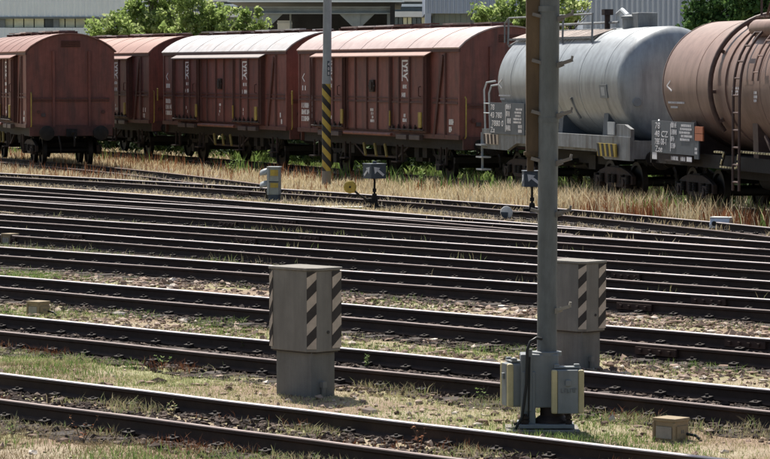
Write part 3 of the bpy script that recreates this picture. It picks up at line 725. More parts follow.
# ------------------------------------------------------------------ tank wagons
def tank_body(L, r, z, root, m, dish=0.42):
    prof = []
    for k in range(9):
        a = math.pi / 2 * k / 8; prof.append((-L / 2 + dish - dish * math.cos(a), r * math.sin(a) ** 0.55 if k else 0.02))
    full = prof + [(-p, q) for p, q in prof[::-1]]
    return MB().lathe(full, 56, 'x', centre=(0, 0, z)).obj('tank', m, root, 32)
def ring(r, x, z, w, t, m, name, parent, n=56, a0=0.0, a1=2 * math.pi):
    mb = MB(); vs = []; fs = []
    for j in range(n + 1):
        a = a0 + (a1 - a0) * j / n
        for (dx, rr) in ((-w / 2, r - 0.01), (-w / 2, r + t), (w / 2, r + t), (w / 2, r - 0.01)): vs.append((x + dx, rr * math.cos(a), z + rr * math.sin(a)))
    for j in range(n):
        for q in range(4): fs.append((j * 4 + q, j * 4 + (q + 1) % 4, (j + 1) * 4 + (q + 1) % 4, (j + 1) * 4 + q))
    mb.add(vs, fs); return mb.obj(name, m, parent, 40)
def ladder(parent, pts, w, axis, n, m, name='ladder', r=0.022):
    """two stringers along pts, rungs between"""
    mb = MB(); ax = Vector(axis) * w / 2; P = [Vector(p) for p in pts]
    mb.tube([p - ax for p in P], r, 8); mb.tube([p + ax for p in P], r, 8)
    seg = [(P[i + 1] - P[i]).length for i in range(len(P) - 1)]; tot = sum(seg)
    for k in range(n):
        d = tot * (k + 0.5) / n; i = 0
        while d > seg[i]: d -= seg[i]; i += 1
        q = P[i] + (P[i + 1] - P[i]) * (d / seg[i]); mb.tube([q - ax, q + ax], r * 0.8, 6)
    return mb.obj(name, m, parent, 40)

def grey_tank():
    psi = math.radians(15.5); L = 9.85; r = 1.335; z = 2.75
    d = Vector((math.sin(psi), -math.cos(psi))); far = Vector((4.1, 82.7)); c = far + d * L / 2
    root = thing('tank_wagon', 'grey tank wagon with slate number panel and chevron board, coupled behind the covered wagons', 'tank wagon', (c.x, c.y, RAIL), math.atan2(d.y, d.x), 'tank wagons')
    X = lambda s: s - L / 2
    t = tank_body(L, r, z, root, 'tank_grey')
    for s in (1.45, 3.2, 5.0, 6.8, 8.6): ring(r, X(s), z, 0.03, 0.006, 'tank_grey', 'seam_band', t)
    for s in (4.15, 6.15):
        MB().tube([(X(s), -r * 0.985, z - 0.35), (X(s), -r * 0.80, z - 0.85)], 0.03, 8).obj('drain_fitting', 'frame_grey', t, 40)
    # walkway with handrail on top
    wk = bpy.data.objects.new('top_walkway', None); COL.objects.link(wk); wk.parent = root
    yw = -0.62; zw = z + r * 0.99
    for k in range(26):
        x = X(0.15 + k * 0.245); MB().box((x + 0.11, yw, zw - 0.12), (0.21, 0.55, 0.03), rx=0.32).obj('plank', 'plank_wood', wk)
    m = MB(); x0, x1 = X(0.0), X(6.6)
    m.bar((x0, yw - 0.30, zw - 0.22), (x1, yw - 0.30, zw - 0.22), 0.04, 0.05); m.bar((x0, yw + 0.28, zw - 0.03), (x1, yw + 0.28, zw - 0.03), 0.04, 0.05)
    for k in range(5):
        x = x0 + (x1 - x0) * k / 4; m.bar((x, yw - 0.30, zw - 0.4), (x, yw + 0.3, zw - 0.06), 0.05)
    m.obj('walkway_frame', 'frame_grey', wk)
    h = MB()
    for k in range(4):
        x = x0 + (x1 - x0) * k / 3; h.tube([(x, yw - 0.32, zw - 0.35), (x, yw - 0.30, zw + 0.36)], 0.026, 8)
    h.tube([(x0, yw - 0.30, zw + 0.34), (x1, yw - 0.30, zw + 0.34)], 0.022, 8); h.tube([(x0, yw + 0.35, zw + 0.14), (x1, yw + 0.35, zw + 0.14)], 0.03, 8)
    h.tube([(x0, yw - 0.30, zw + 0.34), (x0 - 0.35, yw - 0.30, zw + 0.20), (x0 - 0.35, yw - 0.30, zw - 0.3)], 0.022, 8)
    h.obj('handrail', 'frame_grey', wk, 40)
    # manhole dome and valve gear
    dm = MB().lathe([(z + r - 0.06, 0.33), (z + r + 0.20, 0.33), (z + r + 0.21, 0.37), (z + r + 0.26, 0.37), (z + r + 0.30, 0.2)], 24, 'z', centre=(X(7.1), 0, 0)).obj('manhole', 'frame_grey', root, 40)
    MB().tube([(X(6.1), -0.1, z + r + 0.0), (X(6.1), -0.1, z + r + 0.34), (X(6.4), -0.1, z + r + 0.42), (X(6.8), -0.1, z + r + 0.28)], 0.06, 8).obj('valve_pipe', 'frame_patch', dm, 40)
    MB().tube([(X(5.9), -0.3, z + r - 0.05), (X(5.9), -0.3, z + r + 0.38)], 0.07, 10).box((X(5.9), -0.3, z + r + 0.38), (0.22, 0.22, 0.14)).obj('relief_valve', 'grime_brown', dm, 40)
    MB().box((X(7.55), 0.05, z + r + 0.16), (0.45, 0.5, 0.36)).obj('valve_box', 'frame_grey', dm, bevel=0.02)
    # patches painted on the flank
    for s, zz, w_, hh, mm in ((4.75, z - 0.12, 0.55, 0.32, 'patch_slate'), (8.55, z - 0.18, 0.5, 0.32, 'patch_slate')):
        ang = math.asin((zz - z) / r); y = -r * math.cos(ang)
        MB().box((X(s), y - 0.012, zz), (w_, 0.012, hh), rx=-ang).obj('placard', mm, t)
    MB().box((X(8.55), -r * 0.99 - 0.02, z - 0.18), (0.24, 0.012, 0.2), rx=0.13).obj('placard', 'frame_patch', t)
    MB().box((X(L) - 0.06, -0.62, z + 0.02), (0.02, 0.16, 0.13)).obj('placard', 'frame_patch', t)
    MB().tube([(X(L) - 0.1, -0.95, z - 0.42), (X(L) - 0.03, -0.95, z - 0.42)], 0.10, 14).obj('inspection_cap', 'patch_slate', t, 40)
    # slate number panel at the far end of the flank
    pn = MB().box((X(1.47), -1.43, 1.83), (2.9, 0.03, 0.80)).obj('number_panel', 'panel_slate', root)
    m = MB(); y = -1.40
    text('78', 0.20, 'letter_white', pn, (X(0.12), y - 0.05, 2.04), sx=1.7); text('43 780', 0.20, 'letter_white', pn, (X(0.10), y - 0.05, 1.84), sx=1.8)
    text('7880 0', 0.20, 'letter_white', pn, (X(0.22), y - 0.05, 1.63), sx=1.8); text('Za', 0.20, 'letter_white', pn, (X(0.12), y - 0.05, 1.46), sx=1.7)
    marks(m, X(1.45), 2.2, 0.40, 0.72, 4, y - 0.05, 51, 0.95); m.bar((X(1.40), y - 0.05, 2.18), (X(1.40), y - 0.05, 1.5), 0.004, 0.03)
    for q, (a, b) in enumerate(((2.25, 2.8), (2.15, 2.8), (2.2, 2.8), (2.05, 2.8), (2.05, 2.8))): marks(m, X(a), 2.10 - 0.082 * q, b - a, 0.07, 1, y - 0.05, 60 + q, 1.0)
    marks(m, X(2.45), 1.68, 0.33, 0.22, 2, y - 0.05, 66, 1.0)
    tag(m.obj('lettering', 'letter_white', pn), kind='stuff')
    # arrow and small print on the flank
    m = MB(); zz = z - 0.03
    m.bar((X(0.75), -r - 0.004, zz + 0.12), (X(0.45), -r - 0.01, zz), 0.006, 0.04); m.bar((X(0.45), -r - 0.01, zz), (X(0.72), -r + 0.0, zz - 0.12), 0.006, 0.04)
    zz = z - 0.32; marks(m, X(0.35), zz, 1.1, 0.05, 1, -r * 0.967 - 0.006, 71, 1.0); marks(m, X(0.42), zz - 0.09, 0.45, 0.05, 1, -r * 0.955 - 0.008, 72, 1.0)
    tag(m.obj('lettering', 'letter_white', t), kind='stuff')
    # frame, end platforms, steps
    f = MB()
    for y in (-1, 1):
        f.prism([(X(-0.75), 1.02), (X(-0.75), 1.54), (X(L) + 0.75, 1.54), (X(L) + 0.75, 1.00), (X(8.9), 1.00), (X(8.2), 1.22), (X(2.2), 1.22), (X(1.4), 1.02)], 'y', y * 1.36 - 0.05, y * 1.36 + 0.05)
    f.box((0, 0, 1.22), (L + 1.4, 2.6, 0.14))
    f.obj('frame', 'frame_grey', root)
    for s in (1.7, 5.0, 8.25): MB().prism([(-1.2, 1.40), (1.2, 1.40), (1.15, 2.05), (0.7, 1.70), (-0.7, 1.70), (-1.15, 2.05)], 'x', X(s) - 0.15, X(s) + 0.15).obj('saddle', 'panel_slate', root)
    MB().box((X(9.35), -1.42, 1.72), (0.45, 0.03, 0.3)).obj('placard', 'frame_patch', root)
    MB().box((X(L) + 0.72, 0, 1.25), (0.08, 2.7, 0.42)).obj('headstock', 'frame_grey', root); MB().box((X(-0.72), 0, 1.25), (0.08, 2.7, 0.42)).obj('headstock', 'frame_grey', root)
    e = MB(); e.prism([(X(L) - 0.5, 1.42), (X(L) + 0.72, 1.42), (X(L) + 0.72, 1.72), (X(L) + 0.3, 1.82), (X(L) - 0.3, 1.82)], 'y', -1.38, -1.30)
    e.obj('end_platform', 'frame_grey', root)
    # chevron board
    cv = MB().box((X(9.2), -1.47, 1.22), (1.25, 0.04, 0.30)).obj('chevron_board', 'yellow_paint', root)
    for k in range(4):
        x = X(8.72) + k * 0.31; MB().prism([(x - 0.07, 1.075), (x + 0.07, 1.075), (x - 0.03, 1.365), (x - 0.17, 1.365)], 'y', -1.499, -1.488).obj('stripe', 'black_paint', cv)
    cv = MB().box((X(0.1), -1.42, 1.28), (1.2, 0.04, 0.26)).obj('chevron_board', 'stripe_cream', root)
    for k in range(4):
        x = X(-0.4) + k * 0.31; MB().prism([(x - 0.07, 1.155), (x + 0.07, 1.155), (x + 0.02, 1.405), (x - 0.12, 1.405)], 'y', -1.449, -1.438).obj('stripe', 'grime_brown', cv)
    # far-end ladder rails and steps
    h = MB(); xe = X(-0.6)
    for dx in (0.0, 0.42): h.tube([(xe + dx, -1.36, 1.2), (xe + dx, -1.40, 2.55 - dx * 0.2), (xe + dx + 0.08, -1.36, 2.74 - dx * 0.2), (xe + dx + 0.35, -1.2, 2.78 - dx * 0.2)], 0.024, 8)
    h.tube([(xe, -1.4, 1.95), (xe + 0.9, -1.40, 1.95)], 0.018, 6); h.tube([(xe, -1.4, 2.2), (xe + 0.6, -1.40, 2.2)], 0.018, 6); h.obj('handrail', 'frame_patch', root, 40)
    for k in range(3): MB().box((X(-0.55) + 0.02 * k, -1.44, 1.12 - 0.32 * k), (0.5, 0.26, 0.04)).box((X(-0.78) + 0.02 * k, -1.4, 1.12 - 0.32 * k + 0.16), (0.03, 0.05, 0.32)).obj('step', 'frame_patch', root)
    bogie(root, X(1.35)); bogie(root, X(L - 1.35)); buffers(root, L / 2 + 0.78)
    MB().tube([(X(3.8), -0.4, 0.85), (X(5.2), -0.4, 0.85)], 0.22, 14).obj('brake_cylinder', 'grime', root, 40); MB().box((X(6.1), -0.5, 0.85), (0.5, 0.5, 0.35)).obj('air_reservoir', 'grime', root); MB().tube([(X(4.9), 0, 1.42), (X(4.9), 0, 0.85), (X(4.9), -1.2, 0.8)], 0.09, 10).obj('drain_pipe', 'grime', root, 40)
    MB().box((X(5.0), 0, 0.95), (4.2, 1.4, 0.28)).obj('centre_sill', 'grime', root)
grey_tank()

def brown_tank():
    psi = math.radians(12.0); L = 12.0; r = 1.40; z = 2.74
    d = Vector((math.sin(psi), -math.cos(psi))); far = Vector((7.42, 70.5)); c = far + d * L / 2
    root = thing('tank_wagon', 'brown tank wagon with ladder, hooped pipe and orange plates', 'tank wagon', (c.x, c.y, RAIL), math.atan2(d.y, d.x), 'tank wagons')
    X = lambda s: s - L / 2
    t = tank_body(L, r, z, root, 'tank_brown')
    for s in (0.32, 2.75, 4.6, 6.9, 9.2): ring(r, X(s), z, 0.03, 0.006, 'tank_brown', 'seam_band', t)
    # pipe hooped over the tank, standing off on clips, and a flatter hoop beside it
    pts = [(X(4.05) + 0.08 * math.sin(a), (r + 0.11) * math.cos(a), z + (r + 0.11) * math.sin(a)) for a in [math.radians(q) for q in range(75, 222, 6)]]
    hp = MB().tube(pts, 0.055, 10).obj('hoop_pipe', 'tank_brown_trim', root, 40)
    for q in (118, 150, 185, 210):
        a = math.radians(q); MB().bar((X(4.05), (r - 0.02) * math.cos(a), z + (r - 0.02) * math.sin(a)), (X(4.05), (r + 0.12) * math.cos(a), z + (r + 0.12) * math.sin(a)), 0.07).obj('clip', 'tank_brown_trim', hp)
    ring(r, X(4.75), z, 0.09, 0.035, 'tank_brown', 'stiffening_band', t); ring(r, X(7.6), z, 0.09, 0.035, 'tank_brown', 'stiffening_band', t)
    # ladder up the flank
    R = r + 0.16
    lad = [(X(6.0), -R - 0.02, 0.62), (X(6.0), -R - 0.02, z - 0.2)] + [(X(6.0), R * math.cos(math.radians(q)), z + R * math.sin(math.radians(q))) for q in range(172, 108, -8)]
    ladder(root, lad, 0.40, (1, 0, 0), 11, 'tank_brown_trim', r=0.03)
    lad2 = [(X(7.1), R * math.cos(math.radians(q)), z + R * math.sin(math.radians(q))) for q in range(176, 108, -8)]
    ladder(root, lad2, 0.34, (1, 0, 0), 5, 'tank_brown', name='upper_ladder', r=0.022)
    # top platform, pipe and hood
    wk = bpy.data.objects.new('top_walkway', None); COL.objects.link(wk); wk.parent = root
    for k in range(12): MB().box((X(5.3) + k * 0.3, -0.55, z + r + 0.02), (0.26, 0.7, 0.035)).obj('plank', 'tank_brown_trim', wk)
    MB().tube([(X(4.6), -0.5, z + r - 0.08), (X(5.0), -0.5, z + r + 0.36), (X(7.5), -0.5, z + r + 0.40), (X(9.5), -0.5, z + r + 0.40)], 0.03, 8).tube([(X(5.4), -0.85, z + r + 0.0), (X(5.4), -0.85, z + r + 0.42), (X(9.2), -0.85, z + r + 0.42)], 0.025, 8).obj('handrail', 'tank_brown_trim', wk, 40)
    MB().lathe([(X(5.3), 0.02), (X(5.31), 0.15), (X(5.45), 0.18), (X(7.6), 0.18), (X(7.7), 0.12)], 18, 'x', centre=(0, -0.95, z + r - 0.22)).obj('hood', 'tank_brown', root, 40)
    # arrow and small print
    m = MB()
    m.bar((X(0.9), -r - 0.004, z - 0.02 + 0.11), (X(0.66), -r - 0.01, z - 0.02), 0.006, 0.035); m.bar((X(0.66), -r - 0.01, z - 0.02), (X(1.0), -r - 0.004, z - 0.13), 0.006, 0.035)
    zz = z - 0.36; yy = -math.sqrt(r * r - 0.38 ** 2) - 0.012
    marks(m, X(0.6), zz, 1.5, 0.06, 1, yy, 81, 1.0); marks(m, X(0.72), zz - 0.1, 0.6, 0.06, 1, yy + 0.025, 82, 1.0); marks(m, X(5.2), z - 0.02, 0.5, 0.2, 3, -r - 0.012, 83, 0.8)
    marks(m, X(6.6), z - 0.1, 0.22, 0.24, 3, -r - 0.012, 84, 1.0); tag(m.obj('lettering', 'letter_white', t), kind='stuff')
    # number panel with orange plates
    pn = MB().box((X(1.30), -1.46, 1.60), (3.10, 0.03, 0.70)).obj('number_panel', 'panel_slate', root)
    y = -1.482
    text('78', 0.19, 'letter_white', pn, (X(0.02), y, 1.78), sx=2.0); text('48 CZ', 0.19, 'letter_white', pn, (X(0.0), y, 1.60), sx=2.0)
    text('788 08-1', 0.19, 'letter_white', pn, (X(0.0), y, 1.43), sx=1.35); text('Zae', 0.19, 'letter_white', pn, (X(0.05), y, 1.27), sx=1.8)
    m = MB(); marks(m, X(1.22), 1.93, 0.42, 0.60, 4, y, 91, 0.98); m.bar((X(1.18), y, 1.9), (X(1.18), y, 1.3), 0.004, 0.03)
    for q in range(5): marks(m, X(1.95 - 0.07 * (q % 3)), 1.90 - 0.075 * q, 0.85, 0.07, 1, y, 93 + q, 1.0)
    tag(m.obj('lettering', 'letter_white', pn), kind='stuff')
    for k in range(2): MB().box((X(3.22), -1.475, 1.80 - 0.155 * k), (0.55, 0.03, 0.145)).obj('hazard_plate', 'orange_paint', root)
    MB().box((X(3.05), -1.47, 1.38), (0.30, 0.03, 0.4)).obj('label_plate', 'panel_slate', root)
    m = MB(); marks(m, X(2.95), 1.42, 0.2, 0.16, 2, -1.49, 99, 1.0); tag(m.obj('lettering', 'letter_white', root), kind='stuff')
    MB().box((X(1.2), -1.45, 1.16), (2.9, 0.03, 0.15)).obj('label_strip', 'grime_brown', root)
    m = MB(); marks(m, X(1.2), 1.2, 1.2, 0.12, 1, -1.468, 101, 0.8); m.box((X(-0.05), -1.468, 1.2), (0.35, 0.006, 0.2)); m.box((X(2.5), -1.468, 1.16), (0.36, 0.006, 0.1)); tag(m.obj('lettering', 'letter_white', root), kind='stuff')
    # frame with yellow and black edge tape
    f = MB()
    for y in (-1, 1): f.box((X(L / 2), y * 1.2, 1.14), (L + 1.4, 0.10, 0.28))
    f.box((X(L / 2), 0, 1.2), (L + 1.4, 2.3, 0.12)); f.box((X(-0.72), 0, 1.2), (0.08, 2.7, 0.4)); f.box((X(L) + 0.72, 0, 1.2), (0.08, 2.7, 0.4)); f.obj('frame', 'grime', root)
    for s in (1.9, 6.0, 10.1): MB().prism([(-1.15, 1.26), (1.15, 1.26), (1.18, 2.0), (0.7, 1.62), (-0.7, 1.62), (-1.18, 2.0)], 'x', X(s) - 0.16, X(s) + 0.16).obj('saddle', 'tank_brown_trim', root)
    tape = [(4.0, 1.36), (4.65, 1.36), (4.4, 1.06), (5.5, 1.06), (5.6, 1.40), (5.9, 1.40), (9.0, 1.40)]
    m = MB(); y = -1.40
    for (a, za), (b, zb) in zip(tape[:-1], tape[1:]):
        n = max(1, int(math.hypot(b - a, zb - za) / 0.16))
        for k in range(n):
            t0, t1 = k / n, (k + 0.62) / n; m.bar((X(a + (b - a) * t0), y, za + (zb - za) * t0), (X(a + (b - a) * t1), y, za + (zb - za) * t1), 0.02, 0.035)
    tag(m.obj('edge_tape', 'box_cream', root), kind='stuff')
    m = MB()
    for (a, za), (b, zb) in zip(tape[:-1], tape[1:]): m.bar((X(a), y + 0.03, za), (X(b), y + 0.03, zb), 0.03, 0.05)
    m.obj('edge_bar', 'grime', root)
    m = MB(); m.bar((X(7.9), -1.3, 1.1), (X(7.0), -1.3, 1.75), 0.05); m.bar((X(8.3), -1.3, 1.1), (X(7.5), -1.3, 1.7), 0.05); m.obj('brace', 'tank_brown_trim', root)
    bogie(root, X(1.6)); bogie(root, X(L - 1.6)); buffers(root, L / 2 + 0.78)
    MB().tube([(X(4.6), -0.4, 0.8), (X(5.8), -0.4, 0.8)], 0.22, 14).obj('brake_cylinder', 'grime', root, 40); MB().box((X(7.2), -0.5, 0.8), (0.6, 0.5, 0.4)).obj('air_reservoir', 'grime', root); MB().box((X(6.0), 0, 0.92), (5.5, 1.5, 0.26)).obj('centre_sill', 'grime', root)
    h = MB(); h.tube([(X(-0.72), -1.2, 1.3), (X(-0.78), -1.2, 1.75), (X(-0.6), -1.2, 1.95), (X(-0.2), -1.35, 1.72)], 0.022, 8); h.obj('handrail', 'frame_patch', root, 40)
brown_tank()

# ------------------------------------------------------------------ buildings beyond the wagons
def ribs(mb, x0, x1, y, z0, z1, pitch, w, dep, mi=0):
    x = x0 + pitch / 2
    while x < x1:
        mb.prism([(x - w / 2, y), (x - w / 3.2, y - dep), (x + w / 3.2, y - dep), (x + w / 2, y)], 'z', z0, z1, mi); x += pitch
def hall_left():
    Y = 150.0; L = lambda px: at_y(px, 10, Y).x; Z = lambda py: at_y(60, py, Y).z
    x0, x1 = L(-160), L(124); zt = 11.0
    root = thing('factory_hall', 'pale blue corrugated hall with a window band, behind the end-on wagon', 'building', ((x0 + x1) / 2, Y, 0))
    c = (x0 + x1) / 2
    m = MB(); m.box(((x0 + x1) / 2 - c, 6, (Z(17) + zt) / 2), (x1 - x0, 12, zt - Z(17))); ribs(m, x0 - c, x1 - c, 0, Z(17) - 0.02, zt, 0.28, 0.16, 0.04)
    m.obj('upper_cladding', 'wall_blue', root)
    m = MB(); m.box((0, 6, Z(27.8) / 2), (x1 - x0, 12, Z(27.8))); ribs(m, x0 - c, x1 - c, 0, 0, Z(27.8), 0.28, 0.16, 0.04); m.obj('lower_cladding', 'wall_blue', root)
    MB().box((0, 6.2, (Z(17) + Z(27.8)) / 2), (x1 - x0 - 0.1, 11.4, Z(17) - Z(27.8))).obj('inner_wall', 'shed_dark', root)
    px = -49; k = 0
    while px < 123:
        w = 10.3
        a, b = L(px), L(px + w)
        wn = MB().box(((a + b) / 2 - c, 0.3, (Z(17) + Z(27.8)) / 2), (b - a - 0.05, 0.06, Z(17) - Z(27.8) - 0.04)).obj('window', 'pane_yellow' if px < 86 and k % 5 != 4 else 'pane_dark', root)
        px += w; k += 1
    for px in (2, 56, 108): MB().box((L(px) - c, 0.16, (Z(17) + Z(27.8)) / 2), (0.26, 0.22, Z(17) - Z(27.8))).obj('mullion', 'mullion', root)
    MB().box((0, -0.04, Z(17) - 0.04), (x1 - x0, 0.12, 0.09)).obj('flashing', 'mullion', root)
hall_left()
def hall_pale():
    Y = 195.0; L = lambda px: at_y(px, 10, Y).x; Z = lambda py: at_y(400, py, Y).z
    x0, x1 = L(118), L(436); c = (x0 + x1) / 2
    root = thing('pale_hall', 'pale grey works building with light parapets, seen between shed and slate hall', 'building', (c, Y, 0))
    MB().box((0, 7, 4), (x1 - x0, 12, 8)).obj('wall', 'mullion', root)
    for a, b, m, d in ((-14, -3, 'pale_wall', .5), (-1, 1.6, 'pale_wall', 0.5), (4, 6.5, 'wall_blue', .45), (11.5, 17, 'pale_wall', .9), (27, 60, 'pale_wall', .4)):
        MB().box((0, 1.0 - d / 2, (Z(a) + Z(b)) / 2), (x1 - x0, d, Z(a) - Z(b))).obj('parapet', m, root)
    px = 394
    while px < 432:
        MB().box((L(px + 2) - c, 0.9, (Z(17.5) + Z(25)) / 2), (L(px + 3.6) - L(px), 0.12, Z(17.5) - Z(25))).obj('window', random.choice(('pane_dark', 'pane_yellow', 'pane_dark')), root)
        px += 4.6
    px = 124
    while px < 390:
        MB().box((L(px + 4) - c, 0.9, (Z(6.8) + Z(11)) / 2), (L(px + 7) - L(px), 0.12, Z(6.8) - Z(11))).obj('window', 'pane_dark', root); px += 9.5
hall_pale()
def open_shed():
    Y = 165.0; L = lambda px: at_y(px, 10, Y).x; Z = lambda py: at_y(320, py, Y).z
    x0, x1 = L(240), L(392.5); c = (x0 + x1) / 2
    root = thing('loading_shed', 'dark open shed with haunched steel columns, between leafy trees and slate hall', 'shed', (c, Y, 0))
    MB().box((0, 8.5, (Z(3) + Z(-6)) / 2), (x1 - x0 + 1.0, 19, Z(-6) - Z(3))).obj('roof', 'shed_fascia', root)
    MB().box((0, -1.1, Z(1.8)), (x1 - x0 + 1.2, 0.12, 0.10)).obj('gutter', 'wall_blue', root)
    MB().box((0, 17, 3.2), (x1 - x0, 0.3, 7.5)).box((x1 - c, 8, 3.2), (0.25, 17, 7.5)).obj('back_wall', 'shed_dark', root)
    MB().box((0, 0.1, (Z(7.5) + Z(13.5)) / 2), (x1 - x0, 0.35, Z(7.5) - Z(13.5))).box((0, -0.1, Z(7.4)), (x1 - x0, 0.5, 0.06)).box((0, -0.1, Z(13.6)), (x1 - x0, 0.5, 0.06)).obj('beam', 'shed_steel', root)
    for px in (265, 357): 
        x = L(px) - c; zc = Z(13.5)
        m = MB(); m.box((x, 0.1, zc / 2), (0.34, 0.34, zc))
        for sg in (-1, 1): m.prism([(x + sg * 0.17, zc - 0.75), (x + sg * 0.17, zc), (x + sg * 0.95, zc)][::sg], 'y', -0.02, 0.22)
        m.obj('column', 'shed_steel', root)
    MB().box((L(390) - c, 0.1, 3.3), (0.30, 0.3, 6.6)).obj('column', 'shed_steel', root)
    MB().tube([(L(290) - c, 1.0, 0), (L(290) - c, 1.0, Z(8))], 0.05, 8).obj('downpipe', 'shed_steel', root)
    # pale container standing under the roof
    m = MB(); m.box((L(284) - c + c, Y + 4, 2.5), (1.2, 2.0, 5.0)); o = MB().box((0, 0, Z(20) / 2), (0.75, 1.4, Z(20))).box((0, -0.72, Z(20) - 0.15), (0.80, 0.06, 0.08)).box((0, -0.72, Z(20) - 0.8), (0.80, 0.06, 0.08)).obj('container', 'pale_wall', loc=(at_y(285, 10, Y + 3).x, Y + 3, 0))
    tag(o, 'pale upright container standing inside the dark open shed', 'container')
open_shed()
def hall_slate(name, label, pxa, pxb, Y, m, pitch, recess):
    L = lambda px: at_y(px, 10, Y).x; Z = lambda py: at_y(450, py, Y).z
    x0, x1 = L(pxa), L(pxb); c = (x0 + x1) / 2
    root = thing(name, label, 'building', (c, Y, 0))
    if recess:
        b = MB(); b.box((0, 6, (Z(13.5) + 11) / 2), (x1 - x0, 12, 11 - Z(13.5))); ribs(b, x0 - c, x1 - c, 0, Z(13.5), 11, pitch, pitch * 0.55, 0.05); b.obj('upper_cladding', m, root)
        b = MB(); b.box((L(pxa + 3) - c, 0.5, Z(13.5) / 2), (L(pxa + 6) - L(pxa), 1.0, Z(13.5))); b.obj('corner_pier', m, root)
        b = MB(); b.box((0.2, 6.6, Z(13.5) / 2), (x1 - x0 - 0.5, 12, Z(13.5))); ribs(b, L(pxa + 6) - c, x1 - c, 0.6, 0, Z(13.5), 0.55, 0.3, 0.05); b.obj('lower_wall', 'wall_green', root)
    else:
        b = MB(); b.box((0, 6, 5.5), (x1 - x0, 12, 11)); b.obj('wall', m, root)
        x = x0 - c + pitch / 2
        me = MB().prism([(-pitch * 0.34, 0), (-pitch * 0.22, -0.10), (pitch * 0.22, -0.10), (pitch * 0.34, 0)], 'z', 0.1, 10.9).mesh('cladding_rib', m)
        while x < x1 - c: link('cladding_rib', me, root, loc=(x, 0, 0)); x += pitch
hall_slate('slate_hall', 'slate blue hall with a green recessed base, beside the open shed', 425, 566, 160.0, 'wall_slate', 0.22, True)
hall_slate('ribbed_hall', 'ribbed pale slate hall above the grey tank, beside the dark tree', 583, 742, 152.0, 'wall_slate_pale', 0.247, False)

# ------------------------------------------------------------------ trees
def leaf_cloud(centres, radii, n, size, rng):
    """leaf-sized quads clumped inside several lobes"""
    C = np.array(centres); R = np.array(radii); w = R ** 2; w = w / w.sum()
    # sub-clumps inside each lobe
    nc = max(12, n // 45); li = rng.choice(len(C), nc, p=w)
    u = rng.normal(size=(nc, 3)); u /= np.linalg.norm(u, axis=1)[:, None]
    cc = C[li] + u * (R[li] * rng.uniform(0.25, 1.0, nc) ** 0.6)[:, None] * np.array([1, 1, 0.9])
    cr = rng.uniform(0.12, 0.36, nc)
    k = rng.integers(0, nc, n); v = rng.normal(size=(n, 3)); v /= np.linalg.norm(v, axis=1)[:, None]
    P = cc[k] + v * (cr[k] * rng.uniform(0, 1, n) ** 0.5)[:, None]
    a = rng.normal(size=(n, 3)); a /= np.linalg.norm(a, axis=1)[:, None]; b = np.cross(a, rng.normal(size=(n, 3))); b /= np.linalg.norm(b, axis=1)[:, None]
    s = size * rng.uniform(0.45, 1.4, n)[:, None]
    V = np.stack([P - a * s, P + b * s * 0.6, P + a * s, P - b * s * 0.6], 1).reshape(-1, 3)
    i = np.arange(n)[:, None] * 4
    F = np.concatenate([i + np.array([0, 1, 2]), i + np.array([0, 2, 3])])
    tone = np.repeat(np.clip(rng.normal(0.5, 0.22, nc)[k] + rng.normal(0, 0.13, n), 0, 1), 4)
    return V, F, tone
def tree(name, label, base, lobes, n, size, m, seed, group='trees behind the wagons'):
    rng = np.random.default_rng(seed); rnd = random.Random(seed)
    root = thing(name, label, 'tree', base, 0, group)
    tk = MB(); top = max(l[2] for l in lobes)
    tk.tube([(0, 0, 0), (0.05, 0.03, top * 0.3), (-0.05, 0.02, top * 0.62), (0.03, 0, top * 0.95)], 0.15, 9, r2=0.035)
    for l in lobes:
        z0 = top * rnd.uniform(0.25, 0.5); p = Vector(l[:3]); q = Vector((0, 0, z0))
        mid = (p + q) / 2 + Vector((rnd.uniform(-.2, .2), rnd.uniform(-.2, .2), 0.2)); tk.tube([q, mid, p], 0.06, 6, r2=0.012)
        for _ in range(4):
            e = p + Vector((rnd.uniform(-1, 1), rnd.uniform(-1, 1), rnd.uniform(-.6, 1))) * l[3] * 0.85; tk.tube([mid, (mid + e) / 2 + Vector((0, 0, 0.1)), e], 0.02, 5, r2=0.006)
    tk.obj('trunk', 'bark', root, 50)
    V, F, t = leaf_cloud([l[:3] for l in lobes], [l[3] for l in lobes], n, size, rng)
    o = raw('crown', V, F, m, t, kind=None); o.parent = root
def lob(base, items, Y):
    """(pixel x, pixel y, radius m, depth offset) -> lobes about the base"""
    return [(at_y(x, y, Y).x - base[0], dy, at_y(x, y, Y).z, r) for x, y, r, dy in items]
def plant_tree(name, label, pxb, Y, items, n, size, m, seed):
    b = at_y(pxb, 60, Y); base = (b.x, Y, 0)
    tree(name, label, base, lob(base, items, Y), n, size, m, seed)
plant_tree('leafy_tree', 'low bright green tree beside the pale blue hall, above the end-on wagon', 112, 130.0, [(96, 33, .42, 0), (108, 30, .6, .2), (118, 24, .62, -.3), (104, 40, .8, 0), (124, 36, .7, .2), (115, 48, 1.2, 0), (95, 22, .25, 0)], 5200, 0.085, 'leaf_bright', 1)
plant_tree('leafy_tree', 'bright green tree with upright crown, between the low tree and the shed tree', 152, 133.0, [(140, 18, .8, 0), (152, 6, .9, .3), (164, 12, .9, -.2), (148, 28, 1.0, .2), (164, 30, .9, 0), (154, 45, 1.4, 0), (134, 8, .45, .1), (160, -10, .8, 0)], 8500, 0.09, 'leaf_bright', 2)
plant_tree('leafy_tree', 'bright green tree with thin outer sprays, in front of the dark shed', 212, 128.0, [(192, 12, .8, 0), (208, 18, .9, .3), (224, 20, .75, -.2), (202, 30, 1.0, .1), (224, 32, .8, 0), (240, 20, .4, 0), (255, 12, .28, 0), (252, 29, .42, 0), (264, 26, .25, .1), (236, 33, .55, 0), (190, -4, .6, 0), (206, 46, 1.3, 0), (180, 26, .7, 0)], 9500, 0.085, 'leaf_bright', 3)
